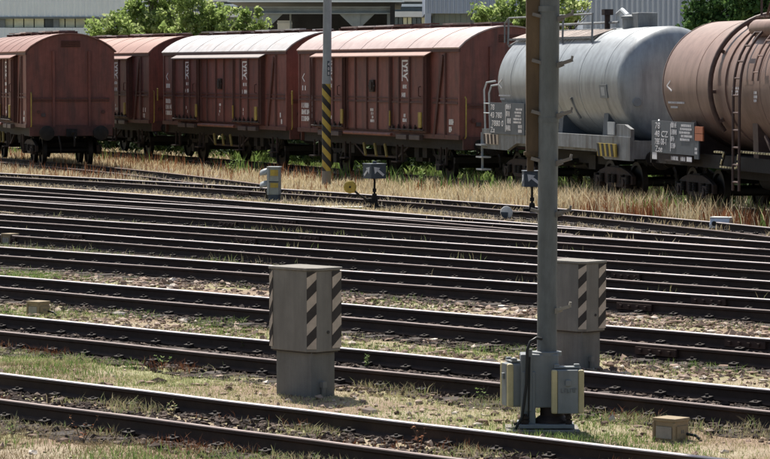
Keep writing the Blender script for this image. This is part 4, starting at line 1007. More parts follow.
plant_tree('leafy_tree', 'bright green tree behind the signal mast, between slate halls', 535, 112.0, [(492, 10, .6, 0), (508, 6, .7, .2), (524, 12, .8, 0), (545, 10, .8, .2), (566, 6, .75, -.2), (580, 12, .5, 0), (556, 20, .7, 0), (500, 18, .5, 0), (516, 22, .6, 0), (476, 15, .32, 0), (586, 3, .32, 0), (535, -8, .9, 0), (535, 36, 1.3, 0), (484, 19, .4, 0)], 10500, 0.075, 'leaf_bright', 4)
plant_tree('shady_tree', 'dark green dense tree above the brown tank wagon', 738, 108.0, [(694, 16, .5, 0), (706, 6, .8, .2), (724, 12, .95, 0), (744, 8, 1.0, .3), (764, 10, .95, -.2), (786, 12, .9, 0), (716, 24, .6, 0), (690, 26, .45, 0), (740, -12, 1.1, 0), (770, -10, 1.0, 0), (742, 34, 1.5, 0), (700, 36, .9, 0)], 15000, 0.085, 'leaf_dark', 5)

# ------------------------------------------------------------------ signal mast with cable boxes (foreground)
def signal_mast():
    p = at_z(546.5, 430.5, 0.0)
    root = thing('signal_mast', 'tall grey steel mast with step irons, rusty channel and cream-edged cable boxes', 'signal mast', (p.x, p.y, 0))
    Z = lambda py: at_y(546, py, p.y).z; Xp = lambda px, py=350: at_y(px, py, p.y).x - p.x
    MB().tube([(0.0, 0, 0.3), (0.005, 0, 2.0), (0.022, 0, 4.2), (0.03, 0, 7.5)], 0.089, 24).obj('mast', 'mast_grey', root, 40)
    # rusty cable channel carried beside the mast
    ch = MB().prism([(-0.062, -0.045), (0.062, -0.045), (0.062, 0.045), (0.045, 0.045), (0.045, -0.03), (-0.045, -0.03), (-0.045, 0.045), (-0.062, 0.045)][::-1], 'z', Z(157), 7.5).obj('cable_channel', 'mast_rust', root, bevel=0.004)
    ch.location = (-0.127, 0.07, 0)
    MB().box((0, 0, Z(157) + 0.03), (0.16, 0.10, 0.03)).box((-0.02, 0.01, Z(157) - 0.05), (0.06, 0.05, 0.16)).obj('channel_foot', 'mast_rust', ch)
    for py in (17, 63, 114, 161, 212, 308):
        z = Z(py); dx = (z - 2) * 0.008 if z > 2 else 0
        m = MB(); m.bar((0.06 + dx, -0.03, z - 0.03), (0.125 + dx, -0.06, z - 0.005), 0.045); m.bar((0.10 + dx, -0.055, z - 0.01), (0.205 + dx, -0.10, z + 0.025), 0.055, 0.026); m.bar((0.200 + dx, -0.10, z + 0.022), (0.208 + dx, -0.10, z + 0.062), 0.055, 0.02)
        if py < 300: MB().bar((-0.06 + dx, -0.03, z), (-0.15 + dx, -0.02, z + 0.025), 0.03).obj('channel_clip', 'worn_steel', root)
        m.obj('step_iron', 'tan_grey' if py > 300 else 'worn_steel', root)
    for py in (9, 120): MB().lathe([(Z(py) - 0.025, 0.094), (Z(py) + 0.025, 0.094)], 24, 'z', centre=(0.012, 0, 0)).obj('clamp', 'mast_grey', root, 40)
    # pedestal: body, foot, base plate on concrete
    zt = Z(353)
    b = MB().box((-0.07, 0, (zt + 0.22) / 2), (0.34, 0.26, zt - 0.22)).box((-0.17, -0.02, 0.30), (0.13, 0.24, 0.50)).obj('pedestal', 'box_grey', root, bevel=0.012)
    MB().box((-0.165, -0.142, zt / 2 + 0.12), (0.055, 0.03, zt - 0.14)).obj('cable_cover', 'box_grey', root, bevel=0.006)
    MB().lathe([(zt - 0.02, 0.135), (zt + 0.015, 0.135), (zt + 0.02, 0.10)], 24, 'z').obj('collar', 'box_grey', root, 40)
    MB().lathe([(0.06, 0.17), (0.10, 0.165), (0.14, 0.11), (0.30, 0.105)], 24, 'z', centre=(0.05, 0, 0)).obj('foot', 'grime_brown', root, 40)
    MB().box((-0.01, -0.01, 0.06), (0.50, 0.42, 0.035)).obj('base_plate', 'box_grey', root, bevel=0.006)
    m = MB()
    for x in (-0.20, 0.19):
        for y in (-0.17, 0.15): MB().tube([(x, y, 0.07), (x, y, 0.17)], 0.018, 8).tube([(x, y, 0.08), (x, y, 0.115)], 0.036, 6).tube([(x, y, 0.125), (x, y, 0.15)], 0.034, 6).obj('anchor_bolt', 'grime_brown', root, 30)
    pass
    MB().box((-0.04, -0.01, 0.012), (0.66, 0.50, 0.04)).obj('concrete_pad', 'concrete', root, bevel=0.012)
    # boxes: cream lid rims, grey faces
    def cable_box(cx, cy, w, d, z0, z1, rz, both):
        bx = MB().box((0, 0, (z0 + z1) / 2), (w - 0.02, d - 0.02, z1 - z0 - 0.02)).obj('cable_box', 'box_grey', root, bevel=0.02); bx.location = (cx, cy, 0); bx.rotation_euler = (0, 0, rz)
        f = MB(); h = z1 - z0; zc = (z0 + z1) / 2
        for sx in (-1, 1): f.box((sx * (w / 2 - 0.026), -d / 2 + 0.012, zc), (0.052, 0.055, h - 0.03))
        f.obj('lid_rim', 'box_cream', bx, bevel=0.012)
        MB().box((0, -d / 2 - 0.0, zc), (w - 0.106, 0.03, h - 0.03)).obj('lid', 'box_grey', bx, bevel=0.008)
        q = MB().box((0.0, -d / 2 - 0.022, z1 - 0.13), (0.05, 0.022, 0.055)).obj('latch', 'box_grey', bx, bevel=0.004)
        MB().box((0, 0.0, z1 + 0.004), (w - 0.05, d - 0.05, 0.016)).box((w * 0.3, -0.02, z1 + 0.02), (0.05, 0.05, 0.03)).box((-w * 0.32, -0.02, z1 + 0.02), (0.05, 0.05, 0.025)).obj('box_top', 'box_grey', bx, bevel=0.006)
        return bx
    r = cable_box(Xp(565.8), -0.14, 0.292, 0.16, Z(412.5), Z(366), math.radians(5), False)
    m = MB(); yy = -0.098; zc = Z(388)
    for k, (a, b_) in enumerate(((-.062, 0), (-.03, .01), (-.005, -.01), (.02, .0), (.045, .01), (.06, .02))):
        m.box((a, yy, zc + b_ * .4), (0.006, 0.004, 0.038)); m.box((a + 0.009, yy, zc + (0.016 if k % 2 else -0.016)), (0.014, 0.004, 0.006))
    tag(m.obj('lettering', 'letter_dark', r), kind='stuff')
    cable_box(Xp(513.5), 0.0, 0.24, 0.15, Z(407), Z(361), math.radians(-74), False)
    # black cable looping down to the ground
    c = MB(); P = [(-0.02, -0.12, 0.90), (-0.07, -0.15, 0.91), (-0.125, -0.17, 0.88), (-0.155, -0.18, 0.80), (-0.16, -0.18, 0.5), (-0.20, -0.19, 0.2), (-0.27, -0.2, 0.08), (-0.38, -0.22, 0.035), (-0.52, -0.25, 0.03)]
    c.tube([Vector(q) + Vector((-0.03, 0, -0.06)) for q in P], 0.014, 8); c.obj('cable', 'cable_black', root, 60)
    m = MB(); m.tube([(-0.16, -0.16, zt - 0.02), (-0.165, -0.165, 0.40), (-0.17, -0.16, 0.09)], 0.008, 6); m.obj('thin_cable', 'cable_black', root, 60)
    m = MB(); m.bar((-0.30, -0.12, 0.07), (-0.16, -0.12, 0.11), 0.05, 0.02); m.obj('bracket', 'grime_brown', root)
signal_mast()

# ------------------------------------------------------------------ striped cable cabinets
def cabinet_proto():
    root = thing('cable_cabinet', '', 'cable cabinet', (0, 0, 0), 0, 'striped concrete cable cabinets')
    w, d, ch = 0.63, 0.40, 0.072     # along the track, across it
    def octo(e): return [(-w / 2 - e + .02, -d / 2 - e), (w / 2 + e - ch, -d / 2 - e), (w / 2 + e, -d / 2 - e + ch), (w / 2 + e, d / 2 + e - .02), (w / 2 + e - .02, d / 2 + e), (-w / 2 - e + .02, d / 2 + e), (-w / 2 - e, d / 2 + e - .02), (-w / 2 - e, -d / 2 - e + .02)]
    MB().prism([(-0.265, -0.155), (0.265, -0.155), (0.265, 0.155), (-0.265, 0.155)], 'z', -0.05, 0.47).obj('pedestal', 'concrete_foot', root, bevel=0.008)
    hb = MB().prism(octo(0), 'z', 0.47, 1.27).obj('housing', 'concrete', root, bevel=0.005)
    MB().prism([(x * 0.985, y * 0.985) for x, y in octo(-0.012)], 'z', 0.455, 0.475).obj('joint', 'stripe_dark', root)
    MB().prism(octo(0.016), 'z', 1.272, 1.30).obj('lid', 'concrete', root, bevel=0.006)
    # striped plates on three chamfers
    for (ax, ay), (bx, by) in ((octo(0)[1], octo(0)[2]), ((w / 2, d / 2 - 0.13), (w / 2, d / 2 - 0.004)), ((-w / 2 + 0.004, -d / 2), (-w / 2 + 0.058, -d / 2))):
        a, b = Vector((ax, ay, 0)), Vector((bx, by, 0)); u = (b - a); L = u.length; u.normalize(); n = Vector((u.y, -u.x, 0))
        pl = MB(); z0, z1 = 0.50, 1.262; e = 0.004; sl = 0.10; hgt = 0.115
        def strip(mb, y0, y1, t):
            v = [a + u * 0.003 + n * e, b - u * 0.003 + n * e]
            q = [(v[0], y0), (v[1], y0 + sl), (v[1], y1 + sl), (v[0], y1)]
            q = [(p, min(max(zz, z0), z1)) for p, zz in q]
            if q[3][1] - q[0][1] < 1e-4 and q[2][1] - q[1][1] < 1e-4: return
            P = [p + Vector((0, 0, zz)) for p, zz in q]; P2 = [p + n * t for p in P]
            mb.add(P + P2, [(4, 5, 6, 7), (0, 1, 5, 4), (1, 2, 6, 5), (2, 3, 7, 6), (3, 0, 4, 7)])
        k = 0; zz = z0 - sl
        base = None
        dk, cr = MB(), MB()
        while zz < z1:
            strip(dk if k % 2 else cr, zz, zz + hgt, 0.004 if k % 2 else 0.0035); zz += hgt; k += 1
        plate = cr.obj('stripe_plate', 'stripe_cream', hb); dk.obj('stripe', 'stripe_dark', plate)
    MB().tube([(0.267, -0.02, 0.0), (0.29, -0.02, 0.03), (0.29, -0.02, 0.12)], 0.02, 8).box((0.29, -0.02, 0.14), (0.05, 0.05, 0.06)).obj('cable_stub', 'concrete', root, 40)
    MB().tube([(w / 2, 0.02, 0.66), (w / 2 + 0.008, 0.02, 0.66)], 0.016, 10).obj('lock', 'stripe_dark', hb, 40)
    return root
# long face runs along the tracks; x axis of the cabinet: towards the near right
th = math.radians(43.0)
A1 = at_z(311.5, 399.5, 0.0)
def cab_loc(corner):              # the pedestal's near corner (x=+, y=-) sits at corner
    R = Matrix.Rotation(th - math.pi / 2, 2); return (Vector(corner.xy) - R @ Vector((0.265, -0.155))).to_3d()
cab = cabinet_proto()
cab.location = cab_loc(A1); cab.rotation_euler = (0, 0, th - math.pi / 2)
cab['label'] = 'concrete cable cabinet with slanted stripes, the nearer one, standing in full view'
dup(cab, cab_loc(at_z(582.5, 371.5, 0.0)), th - math.pi / 2, 'concrete cable cabinet with slanted stripes, half hidden behind the signal mast').scale = (0.92, 0.92, 0.915)

# ------------------------------------------------------------------ small wooden track boxes
def track_box(px, py, label, s=1.0, rz=0.75, tilt=0.0):
    p = at_z(px, py, 0.0)
    root = thing('track_box', label, 'track box', (p.x, p.y, 0), rz, 'tan trackside boxes')
    w, d, h = 0.23 * s, 0.20 * s, 0.185 * s
    b = MB().box((0, 0, h / 2 - 0.01), (w, d, h)).obj('body', 'tan_wood', root, bevel=0.006)
    MB().box((0, 0, h - 0.002), (w + 0.016, d + 0.016, 0.03)).obj('lid', 'tan_wood', root, bevel=0.005)
    MB().box((0, -d / 2 - 0.004, h * 0.40), (w * 0.72, 0.008, h * 0.55)).obj('front_panel', 'tan_grey', root)
    MB().box((w / 2 + 0.004, 0, h * 0.42), (0.008, d * 0.8, h * 0.58)).obj('side_panel', 'tan_wood', root)
    m = MB()
    for sx in (-1, 1): m.box((sx * (w / 2 - 0.008), -d / 2 - 0.004, h * 0.45), (0.022, 0.014, h * 0.85))
    m.obj('batten', 'tan_wood', root)
    m = MB(); m.box((w / 2 + 0.010, -0.015, h * 0.45), (0.004, 0.006, 0.03)); m.box((w / 2 + 0.010, 0.01, h * 0.45), (0.004, 0.006, 0.03)); tag(m.obj('lettering', 'letter_dark', root), kind='stuff')
    MB().tube([(w / 2 - .02, 0.06, 0.06), (w / 2 + 0.09, 0.08, 0.05), (w / 2 + 0.14, 0.1, 0.0)], 0.014, 8).obj('cable', 'cable_black', root, 40)
track_box(671, 440, 'tan wooden track box nearest the camera, between the first and second tracks', 1.02, -0.72)
track_box(38.5, 315.5, 'tan wooden track box on stones between the second and third tracks', 0.98, -0.72)
track_box(10, 244.5, 'tan track box between the fourth and fifth tracks, farthest of the three', 1.05, -0.72)

# ------------------------------------------------------------------ striped lamp pole in front of the wagons
def striped_pole():
    p = at_z(326.5, 187.0, 0.0); Z = lambda py: at_y(326.5, py, p.y).z
    root = thing('lamp_pole', 'pale grey pole with yellow and black warning stripes on its lower half', 'pole', (p.x, p.y, 0))
    r = 0.122
    MB().tube([(0, 0, Z(84)), (0.02, 0, 3.6), (0.05, 0, 8.0)], r, 24, r2=0.115).obj('shaft', 'pole_grey', root, 40)
    MB().tube([(0, 0, -0.1), (0, 0, Z(171))], r + 0.005, 20).obj('footing', 'concrete', root, 40)
    MB().tube([(0, 0, Z(171)), (0, 0, Z(84))], r, 24).obj('sleeve', 'yellow_paint', root, 40)
    z0, z1 = Z(171), Z(84); per = (z1 - z0) / 6.1; rr = r + 0.003; n = 32
    for k in range(-1, 7):
        mb = MB(); vs = []
        for j in range(n + 1):
            a = 2 * math.pi * j / n; off = per * (j / n) * 2 % (2 * per)
            lo = z0 + k * per + per * 0.5 - 0.36 * per * math.cos(a); hi = lo + per * 0.5
            lo, hi = min(max(lo, z0), z1), min(max(hi, z0), z1)
            vs += [(rr * math.cos(a), rr * math.sin(a), lo), (rr * math.cos(a), rr * math.sin(a), hi)]
        mb.add(vs, [(2 * j, 2 * j + 2, 2 * j + 3, 2 * j + 1) for j in range(n) if abs(vs[2 * j][2] - vs[2 * j + 1][2]) + abs(vs[2 * j + 2][2] - vs[2 * j + 3][2]) > 1e-4])
        if mb.f: mb.obj('stripe', 'black_paint', root, 60)
    lab = MB(); zc = (Z(61) + Z(76)) / 2; h = Z(61) - Z(76); vs = []
    for j in range(7):
        a = math.radians(-78 + 42 * j / 6); vs += [((rr + .004) * math.cos(a), (rr + .004) * math.sin(a), zc - h / 2), ((rr + .004) * math.cos(a), (rr + .004) * math.sin(a), zc + h / 2)]
    lab.add(vs, [(2 * j, 2 * j + 2, 2 * j + 3, 2 * j + 1) for j in range(6)]); o = lab.obj('number_plate', 'lantern_slate', root)
    for k, g in enumerate('408'):
        a = math.radians(-57); text(g, 0.125, 'letter_white', o, ((rr + .006) * math.cos(a) - 0.035 * math.cos(a + math.pi / 2), (rr + .006) * math.sin(a) - 0.035 * math.sin(a + math.pi / 2) - 0.004, zc + h / 2 - 0.125 * (k + 1) - 0.01), rot=(math.pi / 2, 0, a + math.pi / 2), sx=0.9)
striped_pole()

# ------------------------------------------------------------------ dwarf signal seen from the back
def dwarf_signal():
    p = at_z(274.5, 201.5, 0.0)
    root = thing('dwarf_signal', 'low grey shunting signal with two yellow plates and round hoods', 'signal', (p.x, p.y, 0), math.radians(-14))
    MB().box((0, 0, 0.08), (0.27, 0.24, 0.18)).obj('foot', 'lantern_slate', root, bevel=0.01)
    h = MB().box((0, 0, 0.505), (0.28, 0.24, 0.67)).obj('housing', 'signal_grey', root, bevel=0.012)
    MB().box((0.02, -0.126, 0.49), (0.25, 0.014, 0.02)).obj('joint', 'black_paint', h)
    MB().box((0.03, -0.128, 0.715), (0.20, 0.016, 0.15)).obj('plate', 'yellow_paint', h, bevel=0.004)
    MB().box((0.03, -0.128, 0.405), (0.20, 0.016, 0.115)).obj('plate', 'yellow_paint', h, bevel=0.004)
    MB().box((0, 0, 0.853), (0.32, 0.28, 0.025)).obj('lid', 'hood_grey', root, bevel=0.005)
    MB().box((-0.13, -0.128, 0.5), (0.05, 0.02, 0.66)).obj('edge_strip', 'hood_grey', h)
    for z in (0.72, 0.42):
        m = MB(); n = 14; vs = []
        for t, rr in ((0, 0.115), (-0.12, 0.12), (-0.21, 0.105)):
            for j in range(n + 1):
                a = math.radians(-20 + 220 * j / n); vs.append((-0.14 + t, rr * math.cos(a), z + rr * math.sin(a) - abs(t) * 0.25))
        w = n + 1; fs = [(i * w + j, i * w + j + 1, (i + 1) * w + j + 1, (i + 1) * w + j) for i in range(2) for j in range(n)]
        m.add(vs, fs); o = m.obj('hood', 'hood_grey', root, 60); s = o.modifiers.new('s', 'SOLIDIFY'); s.thickness = 0.012
        MB().tube([(-0.143, 0, z), (-0.15, 0, z)], 0.09, 16).obj('lens', 'black_paint', root, 40)
    MB().box((-0.16, 0.0, 0.17), (0.1, 0.18, 0.2)).obj('bracket', 'black_paint', root)
dwarf_signal()

# ------------------------------------------------------------------ switch lanterns with counterweights
def switch_stand(px, py, label, weight_left, ball, turn=30):
    p = at_z(px, py, 0.0)
    root = thing('switch_stand', label, 'switch stand', (p.x, p.y, 0), 0, 'switch stands with arrow lanterns')
    b = MB(); b.box((0, 0, 0.04), (0.42, 0.3, 0.08)); b.prism([(-0.10, 0.08), (0.10, 0.08), (0.05, 0.36), (-0.05, 0.36)], 'y', -0.08, 0.08); b.box((-0.06, 0, 0.2), (0.28, 0.1, 0.1)); b.obj('base', 'grime', root, bevel=0.01)
    MB().tube([(0, 0, 0.3), (0, 0, 0.86)], 0.026, 8).box((0, 0, 0.44), (0.09, 0.09, 0.08)).obj('post', 'grime', root, 40)
    ln = bpy.data.objects.new('lantern', None); COL.objects.link(ln); ln.parent = root; ln.location = (0, 0, 0.72); ln.rotation_euler = (0, 0, math.radians(turn))
    MB().box((0, 0, 0.16), (0.40, 0.40, 0.33)).box((0, 0, 0.335), (0.42, 0.42, 0.025)).obj('lantern_box', 'lantern_slate', ln, bevel=0.008)
    # white arrows on two faces
    def arrow(flip):
        m = MB(); s = -1 if flip else 1
        m.bar((-0.13 * s, -0.205, 0.07), (0.05 * s, -0.205, 0.21), 0.008, 0.055); m.prism([(0.13 * s, 0.27), (-0.035 * s, 0.245), (0.105 * s, 0.11)], 'y', -0.209, -0.201); return m
    arrow(True).obj('arrow', 'arrow_white', ln); o = arrow(False).obj('arrow', 'arrow_white', ln); o.rotation_euler = (0, 0, -math.pi / 2)
    MB().tube([(0, 0, 0.34), (0, 0, 0.40)], 0.05, 10).obj('cap', 'lantern_slate', ln, 40)
    wl = Vector(weight_left)
    MB().tube([(-0.10, -0.05, 0.16), wl * 0.55 + Vector((-0.05, -0.03, 0.05)), wl], 0.026, 8).obj('lever', 'grime', root, 40)
    if ball:
        m = MB().lathe([(-0.05, 0.02), (-0.048, 0.10), (-0.03, 0.135), (0.03, 0.135), (0.048, 0.10), (0.05, 0.02)], 28, 'y', centre=wl).obj('counterweight', 'white_ball', root, 30)
        half = [(wl.x + 0.128 * math.cos(math.radians(q)), wl.z + 0.128 * math.sin(math.radians(q))) for q in range(175, 300, 12)] + [(wl.x + 0.03, wl.z - 0.09), (wl.x + 0.03, wl.z + 0.005)]
        MB().prism(half, 'y', wl.y - 0.064, wl.y - 0.049).obj('dark_half', 'lantern_slate', m)
    else:
        m = MB().lathe([(-0.055, 0.03), (-0.05, 0.125), (-0.03, 0.15), (0.03, 0.15), (0.05, 0.125), (0.055, 0.03)], 28, 'y', centre=wl).obj('counterweight', 'yellow_paint', root, 30)
        MB().tube([wl + Vector((0, -0.075, 0)), wl + Vector((0, -0.05, 0))], 0.025, 8).obj('weight_bolt', 'grime', m)
switch_stand(374.5, 209.0, 'switch stand with arrow lantern and round yellow counterweight', (-0.57, -0.15, 0.52), False)
switch_stand(532.0, 219.5, 'switch stand behind the signal mast, with a half white counterweight', (-0.56, -0.15, 0.16), True, 5)

# ------------------------------------------------------------------ point motor cover, loose boards
def motor_cover():
    p = at_z(722, 230.6, 0.0)
    root = thing('point_motor', 'light grey metal point motor cover beside the curving track', 'point motor', (p.x, p.y, 0), math.radians(-25))
    MB().prism([(-0.19, 0.0), (0.19, 0.0), (0.19, 0.13), (0.13, 0.25), (-0.13, 0.25), (-0.19, 0.13)], 'x', -0.21, 0.21).obj('cover', 'pale_metal', root, bevel=0.015)
    MB().box((0.0, 0, 0.265), (0.44, 0.26, 0.03)).obj('lid', 'white_ball', root, bevel=0.008)
    MB().tube([(-0.1, -0.18, 0.15), (-0.1, -0.21, 0.15)], 0.05, 14).obj('port', 'grime', root, 40)
    MB().box((0.29, 0, 0.14), (0.2, 0.1, 0.08)).tube([(0.38, 0, 0.14), (0.62, 0, 0.12)], 0.03, 8).obj('drive_rod', 'pale_metal', root, 40)
motor_cover()
def loose_board(px, py, l, w, rz, label, m='pale_board'):
    p = at_z(px, py, 0.03); o = MB().prism([(-l / 2, -w / 2), (l / 2, -w / 2 * 0.8), (l / 2 - 0.04, w / 2 * 0.9), (-l / 2 + 0.03, w / 2)], 'z', 0, 0.035).obj('board', m, loc=(p.x, p.y, 0.012), rz=rz, bevel=0.006)
    tag(o, label, 'board', 'loose boards')
loose_board(338, 207.0, 1.25, 0.42, -0.25, 'pale flat board lying on the ground below the yellow counterweight')
loose_board(664, 229.8, 0.75, 0.5, -0.4, 'whitish slab between converging rails, near the point motor cover', 'white_ball')
loose_board(4, 212.5, 0.1, 1.3, 0.5, 'thin tan stick lying on the green grass strip among the rails', 'tan_wood')
loose_board(348, 267.6, 0.85, 0.35, -0.75, 'bright pale slab beyond the fourth track, beside the near cabinet top', 'pale_sand')

# ------------------------------------------------------------------ vegetation and stones, zone by zone between the tracks
def wedge(n, y0, y1, m=0.012):
    y = np.sqrt(RNG.uniform(y0 * y0, y1 * y1, n)); x = RNG.uniform(-1, 1, n) * (0.1215 + m) * y
    return np.stack([x, y], 1)
ALLT = TR + [ROW]
def zones(P):
    S_ = np.stack([t.signed(P) for t in ALLT], 1)
    sd = SIDING.signed(P)
    return S_, sd
lerp = lambda a, b, t: a + (b - a) * np.clip(t, 0, 1)
def px_of(P):
    return 385 + FPX * P[:, 0] / P[:, 1]
def blades(name, P, h, w, lean, m, tone, seg2=True):
    n = len(P); a = RNG.uniform(0, 2 * np.pi, n); la = RNG.uniform(0, 2 * np.pi, n); ln = lean * RNG.uniform(0, 1, n) * h
    w = w * RNG.uniform(0.6, 1.3, n)
    dx, dy = np.cos(a) * w / 2, np.sin(a) * w / 2; z = ground_z(P); h = h + z
    b0 = np.stack([P[:, 0] - dx, P[:, 1] - dy, z - 0.01], 1); b1 = np.stack([P[:, 0] + dx, P[:, 1] + dy, z - 0.01], 1)
    mx, my = np.cos(la) * ln, np.sin(la) * ln
    m0 = np.stack([P[:, 0] - dx * .8 + mx * .35, P[:, 1] - dy * .8 + my * .35, z + (h - z) * .6], 1); m1 = np.stack([P[:, 0] + dx * .8 + mx * .35, P[:, 1] + dy * .8 + my * .35, z + (h - z) * .6], 1)
    tp = np.stack([P[:, 0] + mx, P[:, 1] + my, h], 1)
    V = np.stack([b0, b1, m0, m1, tp], 1).reshape(-1, 3); i = np.arange(n)[:, None] * 5
    F = np.concatenate([i + np.array([0, 1, 3]), i + np.array([0, 3, 2]), i + np.array([2, 3, 4])])
    return raw(name, V, F, m, np.repeat(tone, 5))
ICO = None
def stones(name, P, size, m, tone, flat=0.6):
    global ICO
    if ICO is None:
        bm = bmesh.new(); bmesh.ops.create_icosphere(bm, subdivisions=1, radius=1.0); bm.verts.ensure_lookup_table()
        ICO = (np.array([v.co[:] for v in bm.verts]), np.array([[v.index for v in f.verts] for f in bm.faces])); bm.free()
    v, f = ICO; n, k = len(P), len(v)
    V = v[None] * RNG.uniform(0.35, 1.5, (n, k, 1)); V = V * (np.stack([RNG.uniform(.7, 1.8, n), RNG.uniform(.5, 1.1, n), flat * RNG.uniform(.5, 1.3, n)], 1))[:, None, :] * size[:, None, None]
    a = RNG.uniform(0, 2 * np.pi, n); c, s = np.cos(a)[:, None], np.sin(a)[:, None]
    X = V[..., 0] * c - V[..., 1] * s; Y = V[..., 0] * s + V[..., 1] * c
    V = np.stack([X + P[:, 0:1], Y + P[:, 1:2], V[..., 2] + (size * flat * 0.40 + ground_z(P))[:, None]], 2).reshape(-1, 3)
    F = (f[None] + (np.arange(n) * k)[:, None, None]).reshape(-1, 3)
    return raw(name, V, F, m, np.repeat(tone, k))
def pick(P, dens): return P[RNG.random(len(P)) < np.clip(dens, 0, 1)]
N0 = 1500000
P = wedge(N0, 25.5, 82)
S_, sd = zones(P)
absmin = np.abs(S_).min(1)
inside = absmin < 0.86            # between the rails of some track
edge = absmin < 1.00 + 0.5 * (vnoise(P, 1.4, 77) - 0.35)
zi = (S_ > 0).sum(1)              # number of tracks in front of the point
PX = px_of(P)
n1, n2, n3 = vnoise(P, 0.55, 1), vnoise(P, 1.7, 2), vnoise(P, 0.25, 3)
free = ~inside & ~edge
onrail = np.abs(absmin - 0.7535) < 0.06
def gap(z): return free & (zi == z)
# how grassy / green / stony each gap is, by the number of tracks in front of it
g_short = np.zeros(N0); g_green = np.zeros(N0); st = np.zeros(N0)
for z, sh, gr, sn in ((0, 1.1, .6, .06), (1, 1.2, .5, .04), (2, .30, .28, .6), (3, .10, .10, .9), (4, .55, .3, .25), (5, .12, .10, .2), (6, .5, .45, .12), (7, .05, .02, .15), (8, .05, .02, .15), (9, .30, .03, .30)):
    k = gap(z); g_short[k] = sh; g_green[k] = gr; st[k] = sn
left = np.clip((330 - PX) / 250, 0, 1)
g_short[gap(1)] *= (0.45 + 0.55 * left[gap(1)]); st[gap(1)] += 0.16 * (1 - left[gap(1)])
g_green[gap(3)] += 0.5 * (PX[gap(3)] < 60); g_green[gap(6)] *= 1.6 * left[gap(6)] + 0.05; g_short[gap(6)] *= left[gap(6)] + 0.05
g_short[gap(4)] *= 0.25 + 0.9 * left[gap(4)]
k = g_short * np.clip(0.40 + 1.3 * (n2 - 0.25), 0, 1)
Q = pick(P, k); h = RNG.uniform(0.012, 0.048, len(Q)) * (0.7 + 0.6 * vnoise(Q, 2.2, 90)); gq = np.clip(0.42 + 1.2 * (vnoise(Q, 0.5, 9) - 0.45) + RNG.normal(0, .16, len(Q)), 0, 1)
blades('dry_grass', Q, h, 0.006, 1.6, 'short_blades', gq)
k = g_green * np.clip(3.2 * (n1 - 0.44), 0, 1) * 0.8
Q = pick(P, k); blades('green_grass', Q, RNG.uniform(0.02, 0.085, len(Q)) * (0.5 + vnoise(Q, 2.6, 91)), 0.007, 1.1, 'green_blades', RNG.random(len(Q)))
k = st * np.clip(1.6 * (vnoise(P, 0.9, 5) - 0.15), 0, 1) * 0.13
Q = pick(P, k); stones('ballast_stones', Q, RNG.uniform(0.010, 0.032, len(Q)) * (1 + 0.8 * (RNG.random(len(Q)) < 0.12)), 'stone_mix', RNG.random(len(Q)) ** 1.1, 0.75)
# broken larger stones along the fourth and third tracks
k = (gap(3) * (0.016 + 0.010 * (PX > 90)) + gap(2) * 0.008 + gap(1) * 0.0005 + gap(0) * 0.0007 + gap(9) * 0.003) * 0.5
Q = pick(P, k); stones('broken_stones', Q, RNG.uniform(0.025, 0.066, len(Q)), 'stone_mix', np.clip(RNG.normal(.55, .28, len(Q)), 0, 1), 0.6)
# dark crushed stone beside and between the rails
k = (absmin < 1.45) * np.where(inside, 0.15, 0.10) * ~onrail
Q = pick(P, k * np.clip(2 * vnoise(P, 0.8, 8), 0.2, 1)); stones('dark_ballast', Q, RNG.uniform(0.012, 0.038, len(Q)), 'stone_dark', RNG.random(len(Q)), 0.8)
# weeds and litter of dead stalks inside and beside the front tracks
front = ((np.abs(S_[:, 0]) < 1.35) | (np.abs(S_[:, 1]) < 1.4) & (absmin > .86)) & ~onrail
k = front * np.clip(5 * (n2 - 0.48), 0, 1) * 0.42
Q = pick(P, k); blades('track_weeds', Q, RNG.uniform(0.02, 0.12, len(Q)) * (0.4 + 1.0 * vnoise(Q, 3, 92)), 0.006, 1.2, 'short_blades', RNG.uniform(0.0, 1, len(Q)))
k = front * np.clip(6 * (vnoise(P, 1.3, 12) - 0.66), 0, 1) * 0.22
Q = pick(P, k); blades('rusty_weeds', Q, RNG.uniform(0.03, 0.13, len(Q)), 0.006, 1.1, 'rust_blades', RNG.uniform(0, .6, len(Q)))
k = (zi >= 4) * (zi <= 7) * (absmin > 0.8) * ~onrail * np.clip(6 * (vnoise(P, 1.5, 22) - 0.66), 0, 1) * 0.03
Q = pick(P, k); blades('sparse_weeds', Q, RNG.uniform(0.05, 0.2, len(Q)), 0.010, 0.6, 'short_blades', RNG.uniform(0.2, 1, len(Q)))
# tall dry growth between the curving track and the wagons, and round the siding
P = wedge(700000, 57, 125); S_, sd = zones(P); absmin = np.minimum(np.abs(S_).min(1), np.abs(sd)); PX = px_of(P); n1 = vnoise(P, 0.5, 31); n2 = vnoise(P, 1.3, 32)
far = (S_[:, 9] > 0.95)
row = S_[:, 10]
tall = far & ((row > -1.5) | (absmin > 0.9)) & (row < 1.2)
right = np.clip((PX - 330) / 250, 0, 1)
k = tall * np.clip(0.12 + 1.7 * (n2 - 0.22), 0.08, 1) * lerp(0.38, 1.0, right) * (1 - 0.75 * np.clip((PX - 560) / 60, 0, 1) * np.clip(4 * (n1 - 0.36), 0, 1)) * np.where(row > -1.2, 0.35, 1.0)
Q = pick(P, k); hq = RNG.uniform(0.05, 0.33, len(Q)) * lerp(0.75, 1.9, (px_of(Q) - 330) / 280) * (0.7 + 0.6 * vnoise(Q, .9, 93))
blades('tall_dry_grass', Q, hq, 0.020, 0.7, 'dry_blades', np.clip(RNG.normal(.6, .22, len(Q)), 0, 1))
k = tall * np.clip(3.5 * (n1 - 0.36), 0.08, 1) * lerp(0.03, 0.7, (PX - 560) / 110) * (row < -0.6)
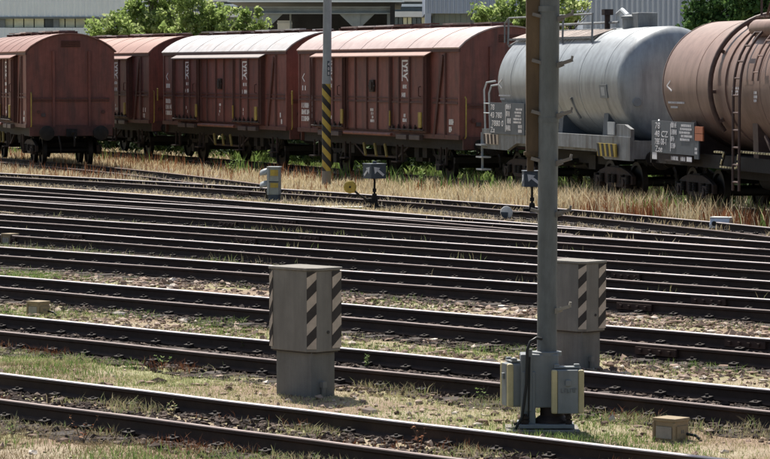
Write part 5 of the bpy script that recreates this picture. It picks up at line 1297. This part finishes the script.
Q = pick(P, k); blades('rusty_dock', Q, RNG.uniform(0.18, 0.52, len(Q)), 0.022, 0.35, 'rust_blades', np.clip(RNG.normal(.55, .25, len(Q)), 0, 1))
k = (np.abs(row + 1.5) < 0.8) * far * np.clip(3 * (vnoise(P, 0.7, 41) - 0.52), 0, 1) * 0.10
Q = pick(P, k); blades('green_weeds', Q, RNG.uniform(0.15, 0.66, len(Q)), 0.035, 0.5, 'green_blades', RNG.uniform(0, .8, len(Q)))
# sparse stems in the siding and curving track, pale stones
k = ((np.abs(S_[:, 9]) < 0.7) | (np.abs(sd) < 0.7) | (np.abs(S_[:, 9] - 0.9) < .3)) * (n2 > 0.40) * 0.14
Q = pick(P, k); blades('siding_weeds', Q, RNG.uniform(0.05, 0.2, len(Q)), 0.016, 0.8, 'dry_blades', RNG.uniform(0.1, .9, len(Q)))
k = far * (absmin > 0.9) * (row < -2) * (PX < 330) * np.clip(4 * (vnoise(P, 0.35, 51) - 0.50), 0, 1) * 0.06
Q = pick(P, k); stones('pale_stones', Q, RNG.uniform(0.03, 0.07, len(Q)), 'stone_mix', RNG.uniform(.7, 1, len(Q)))
k = (S_[:, 8] > 0.95) * (S_[:, 9] < -0.95) * 0.10
Q = pick(P, k * n2); stones('pale_gravel', Q, RNG.uniform(0.012, 0.035, len(Q)), 'stone_mix', RNG.uniform(.5, 1, len(Q)))
k = (S_[:, 8] > 0.95) * (S_[:, 9] < -0.95) * 0.35
Q = pick(P, k * n1); blades('verge_grass', Q, RNG.uniform(0.03, 0.12, len(Q)), 0.012, 1.0, 'dry_blades', RNG.uniform(0.3, 1, len(Q)))
# green ground cover, and a leaf screen added to darken the gaps beneath the wagons
P = wedge(90000, 72, 128); S_, sd = zones(P); PX = px_of(P)
k = (S_[:, 10] > 2.6) * (S_[:, 10] < 26) * np.clip((PX - 170) / 120, 0.0, 1)
Q = pick(P, k); hq = RNG.uniform(0.05, 0.30, len(Q)) * (0.5 + vnoise(Q, .4, 61)); blades('far_green_cover', Q, hq, 0.07, 0.8, 'green_blades', RNG.uniform(0.3, 1, len(Q)))
P = wedge(60000, 90, 150); S_, sd = zones(P); PX = px_of(P); k = (S_[:, 10] > 1.9) * (PX < 230) * (sd > 1)
Q = pick(P, k); blades('far_dry_cover', Q, RNG.uniform(0.05, 0.25, len(Q)), 0.05, 0.8, 'dry_blades', RNG.uniform(0.3, 1, len(Q)))
def shade_hedge():
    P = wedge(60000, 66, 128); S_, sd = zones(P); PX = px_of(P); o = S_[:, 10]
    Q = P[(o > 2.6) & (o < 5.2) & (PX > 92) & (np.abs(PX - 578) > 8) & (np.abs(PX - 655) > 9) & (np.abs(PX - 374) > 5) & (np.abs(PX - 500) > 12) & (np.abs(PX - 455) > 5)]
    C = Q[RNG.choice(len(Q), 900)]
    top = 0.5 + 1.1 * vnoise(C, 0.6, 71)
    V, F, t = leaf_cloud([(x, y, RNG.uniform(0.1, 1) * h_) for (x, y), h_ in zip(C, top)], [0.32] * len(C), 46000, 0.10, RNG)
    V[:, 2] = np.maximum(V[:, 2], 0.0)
    raw('shade_hedge', V, F, 'leaf_shade', t)
shade_hedge()

# ------------------------------------------------------------------ single weeds that stand out
def weed(px, py, h, label, m, seed, name='weed', leaves=26, lw=0.03, spread=0.09):
    p = at_z(px, py, 0.0); rng = np.random.default_rng(seed); rnd = random.Random(seed)
    root = thing(name, label, 'weed', (p.x, p.y, 0), 0, 'weeds along the rails')
    s = MB(); stems = []
    for k in range(3):
        a = rnd.uniform(0, 6.28); e = Vector((math.cos(a) * spread * rnd.random(), math.sin(a) * spread * rnd.random(), h * rnd.uniform(0.75, 1))); stems.append(e)
        s.tube([(0, 0, -0.01), e * 0.5 + Vector((0.01, 0, 0)), e], 0.005, 5, r2=0.002)
    st_ = s.obj('stem', 'bark', root)
    V = []; F = []; T = []
    for k in range(leaves):
        e = stems[k % 3]; t = rnd.uniform(0.2, 1); q = e * t; a = rnd.uniform(0, 6.28); L = lw * rnd.uniform(0.8, 1.8) * (1.25 - t * 0.6)
        d = Vector((math.cos(a), math.sin(a), rnd.uniform(-.2, .7))).normalized(); b = d.cross(Vector((0, 0, 1))).normalized() * L * 0.32
        i = len(V); V += [q, q + d * L * .5 + b, q + d * L, q + d * L * .5 - b]; F += [(i, i + 1, i + 2), (i, i + 2, i + 3)]; T += [rnd.random()] * 4
    o = raw('leaves', np.array([v[:] for v in V]), np.array(F), m, np.array(T), kind=None); o.parent = root
weed(480, 402, 0.20, 'green upright weed by the second track, beside the mast boxes', 'green_blades', 2)
weed(367, 368, 0.15, 'bushy green weed between the rails of the second track, past the near cabinet', 'green_blades', 3, spread=0.14, leaves=40)
weed(242, 353, 0.16, 'green weed between the rails just before the near cabinet', 'green_blades', 4)
weed(163, 366, 0.13, 'spreading green weed at the edge of the second track, over dry grass', 'green_blades', 5, spread=0.15, leaves=40)
weed(82, 443, 0.26, 'reddish dead weed leaning before the nearest rail', 'rust_blades', 6, spread=0.22, leaves=30)
weed(12, 437, 0.14, 'tiny green weed before the nearest rail, lowest of all the weeds', 'green_blades', 7)
weed(172, 420, 0.19, 'straw coloured weed between the rails of the nearest track', 'short_blades', 8, spread=0.12, leaves=36)
weed(419, 447, 0.22, 'brown flowering weed between the nearest rails, below the mast', 'rust_blades', 9, spread=0.10, leaves=36)
weed(576, 203, 1.0, 'tall green climbing weed right of the mast, under the grey tank', 'green_blades', 10, leaves=80, lw=0.09, spread=0.10)
weed(592, 206, 0.62, 'leafy green weed below the grey tank, beside the taller climber', 'green_blades', 11, leaves=60, lw=0.10, spread=0.14)
weed(668, 214, 0.85, 'slanting pale green stalk under the slate panel of the brown tank', 'green_blades', 12, leaves=30, lw=0.06, spread=0.55)
weed(421, 192, 0.75, 'bushy green weed under the near end of the pink-roofed wagon', 'green_blades', 13, leaves=110, lw=0.10, spread=0.45)
weed(232, 178, 0.60, 'green leafy weed under the white-roofed wagon', 'green_blades', 14, leaves=70, lw=0.10, spread=0.3)
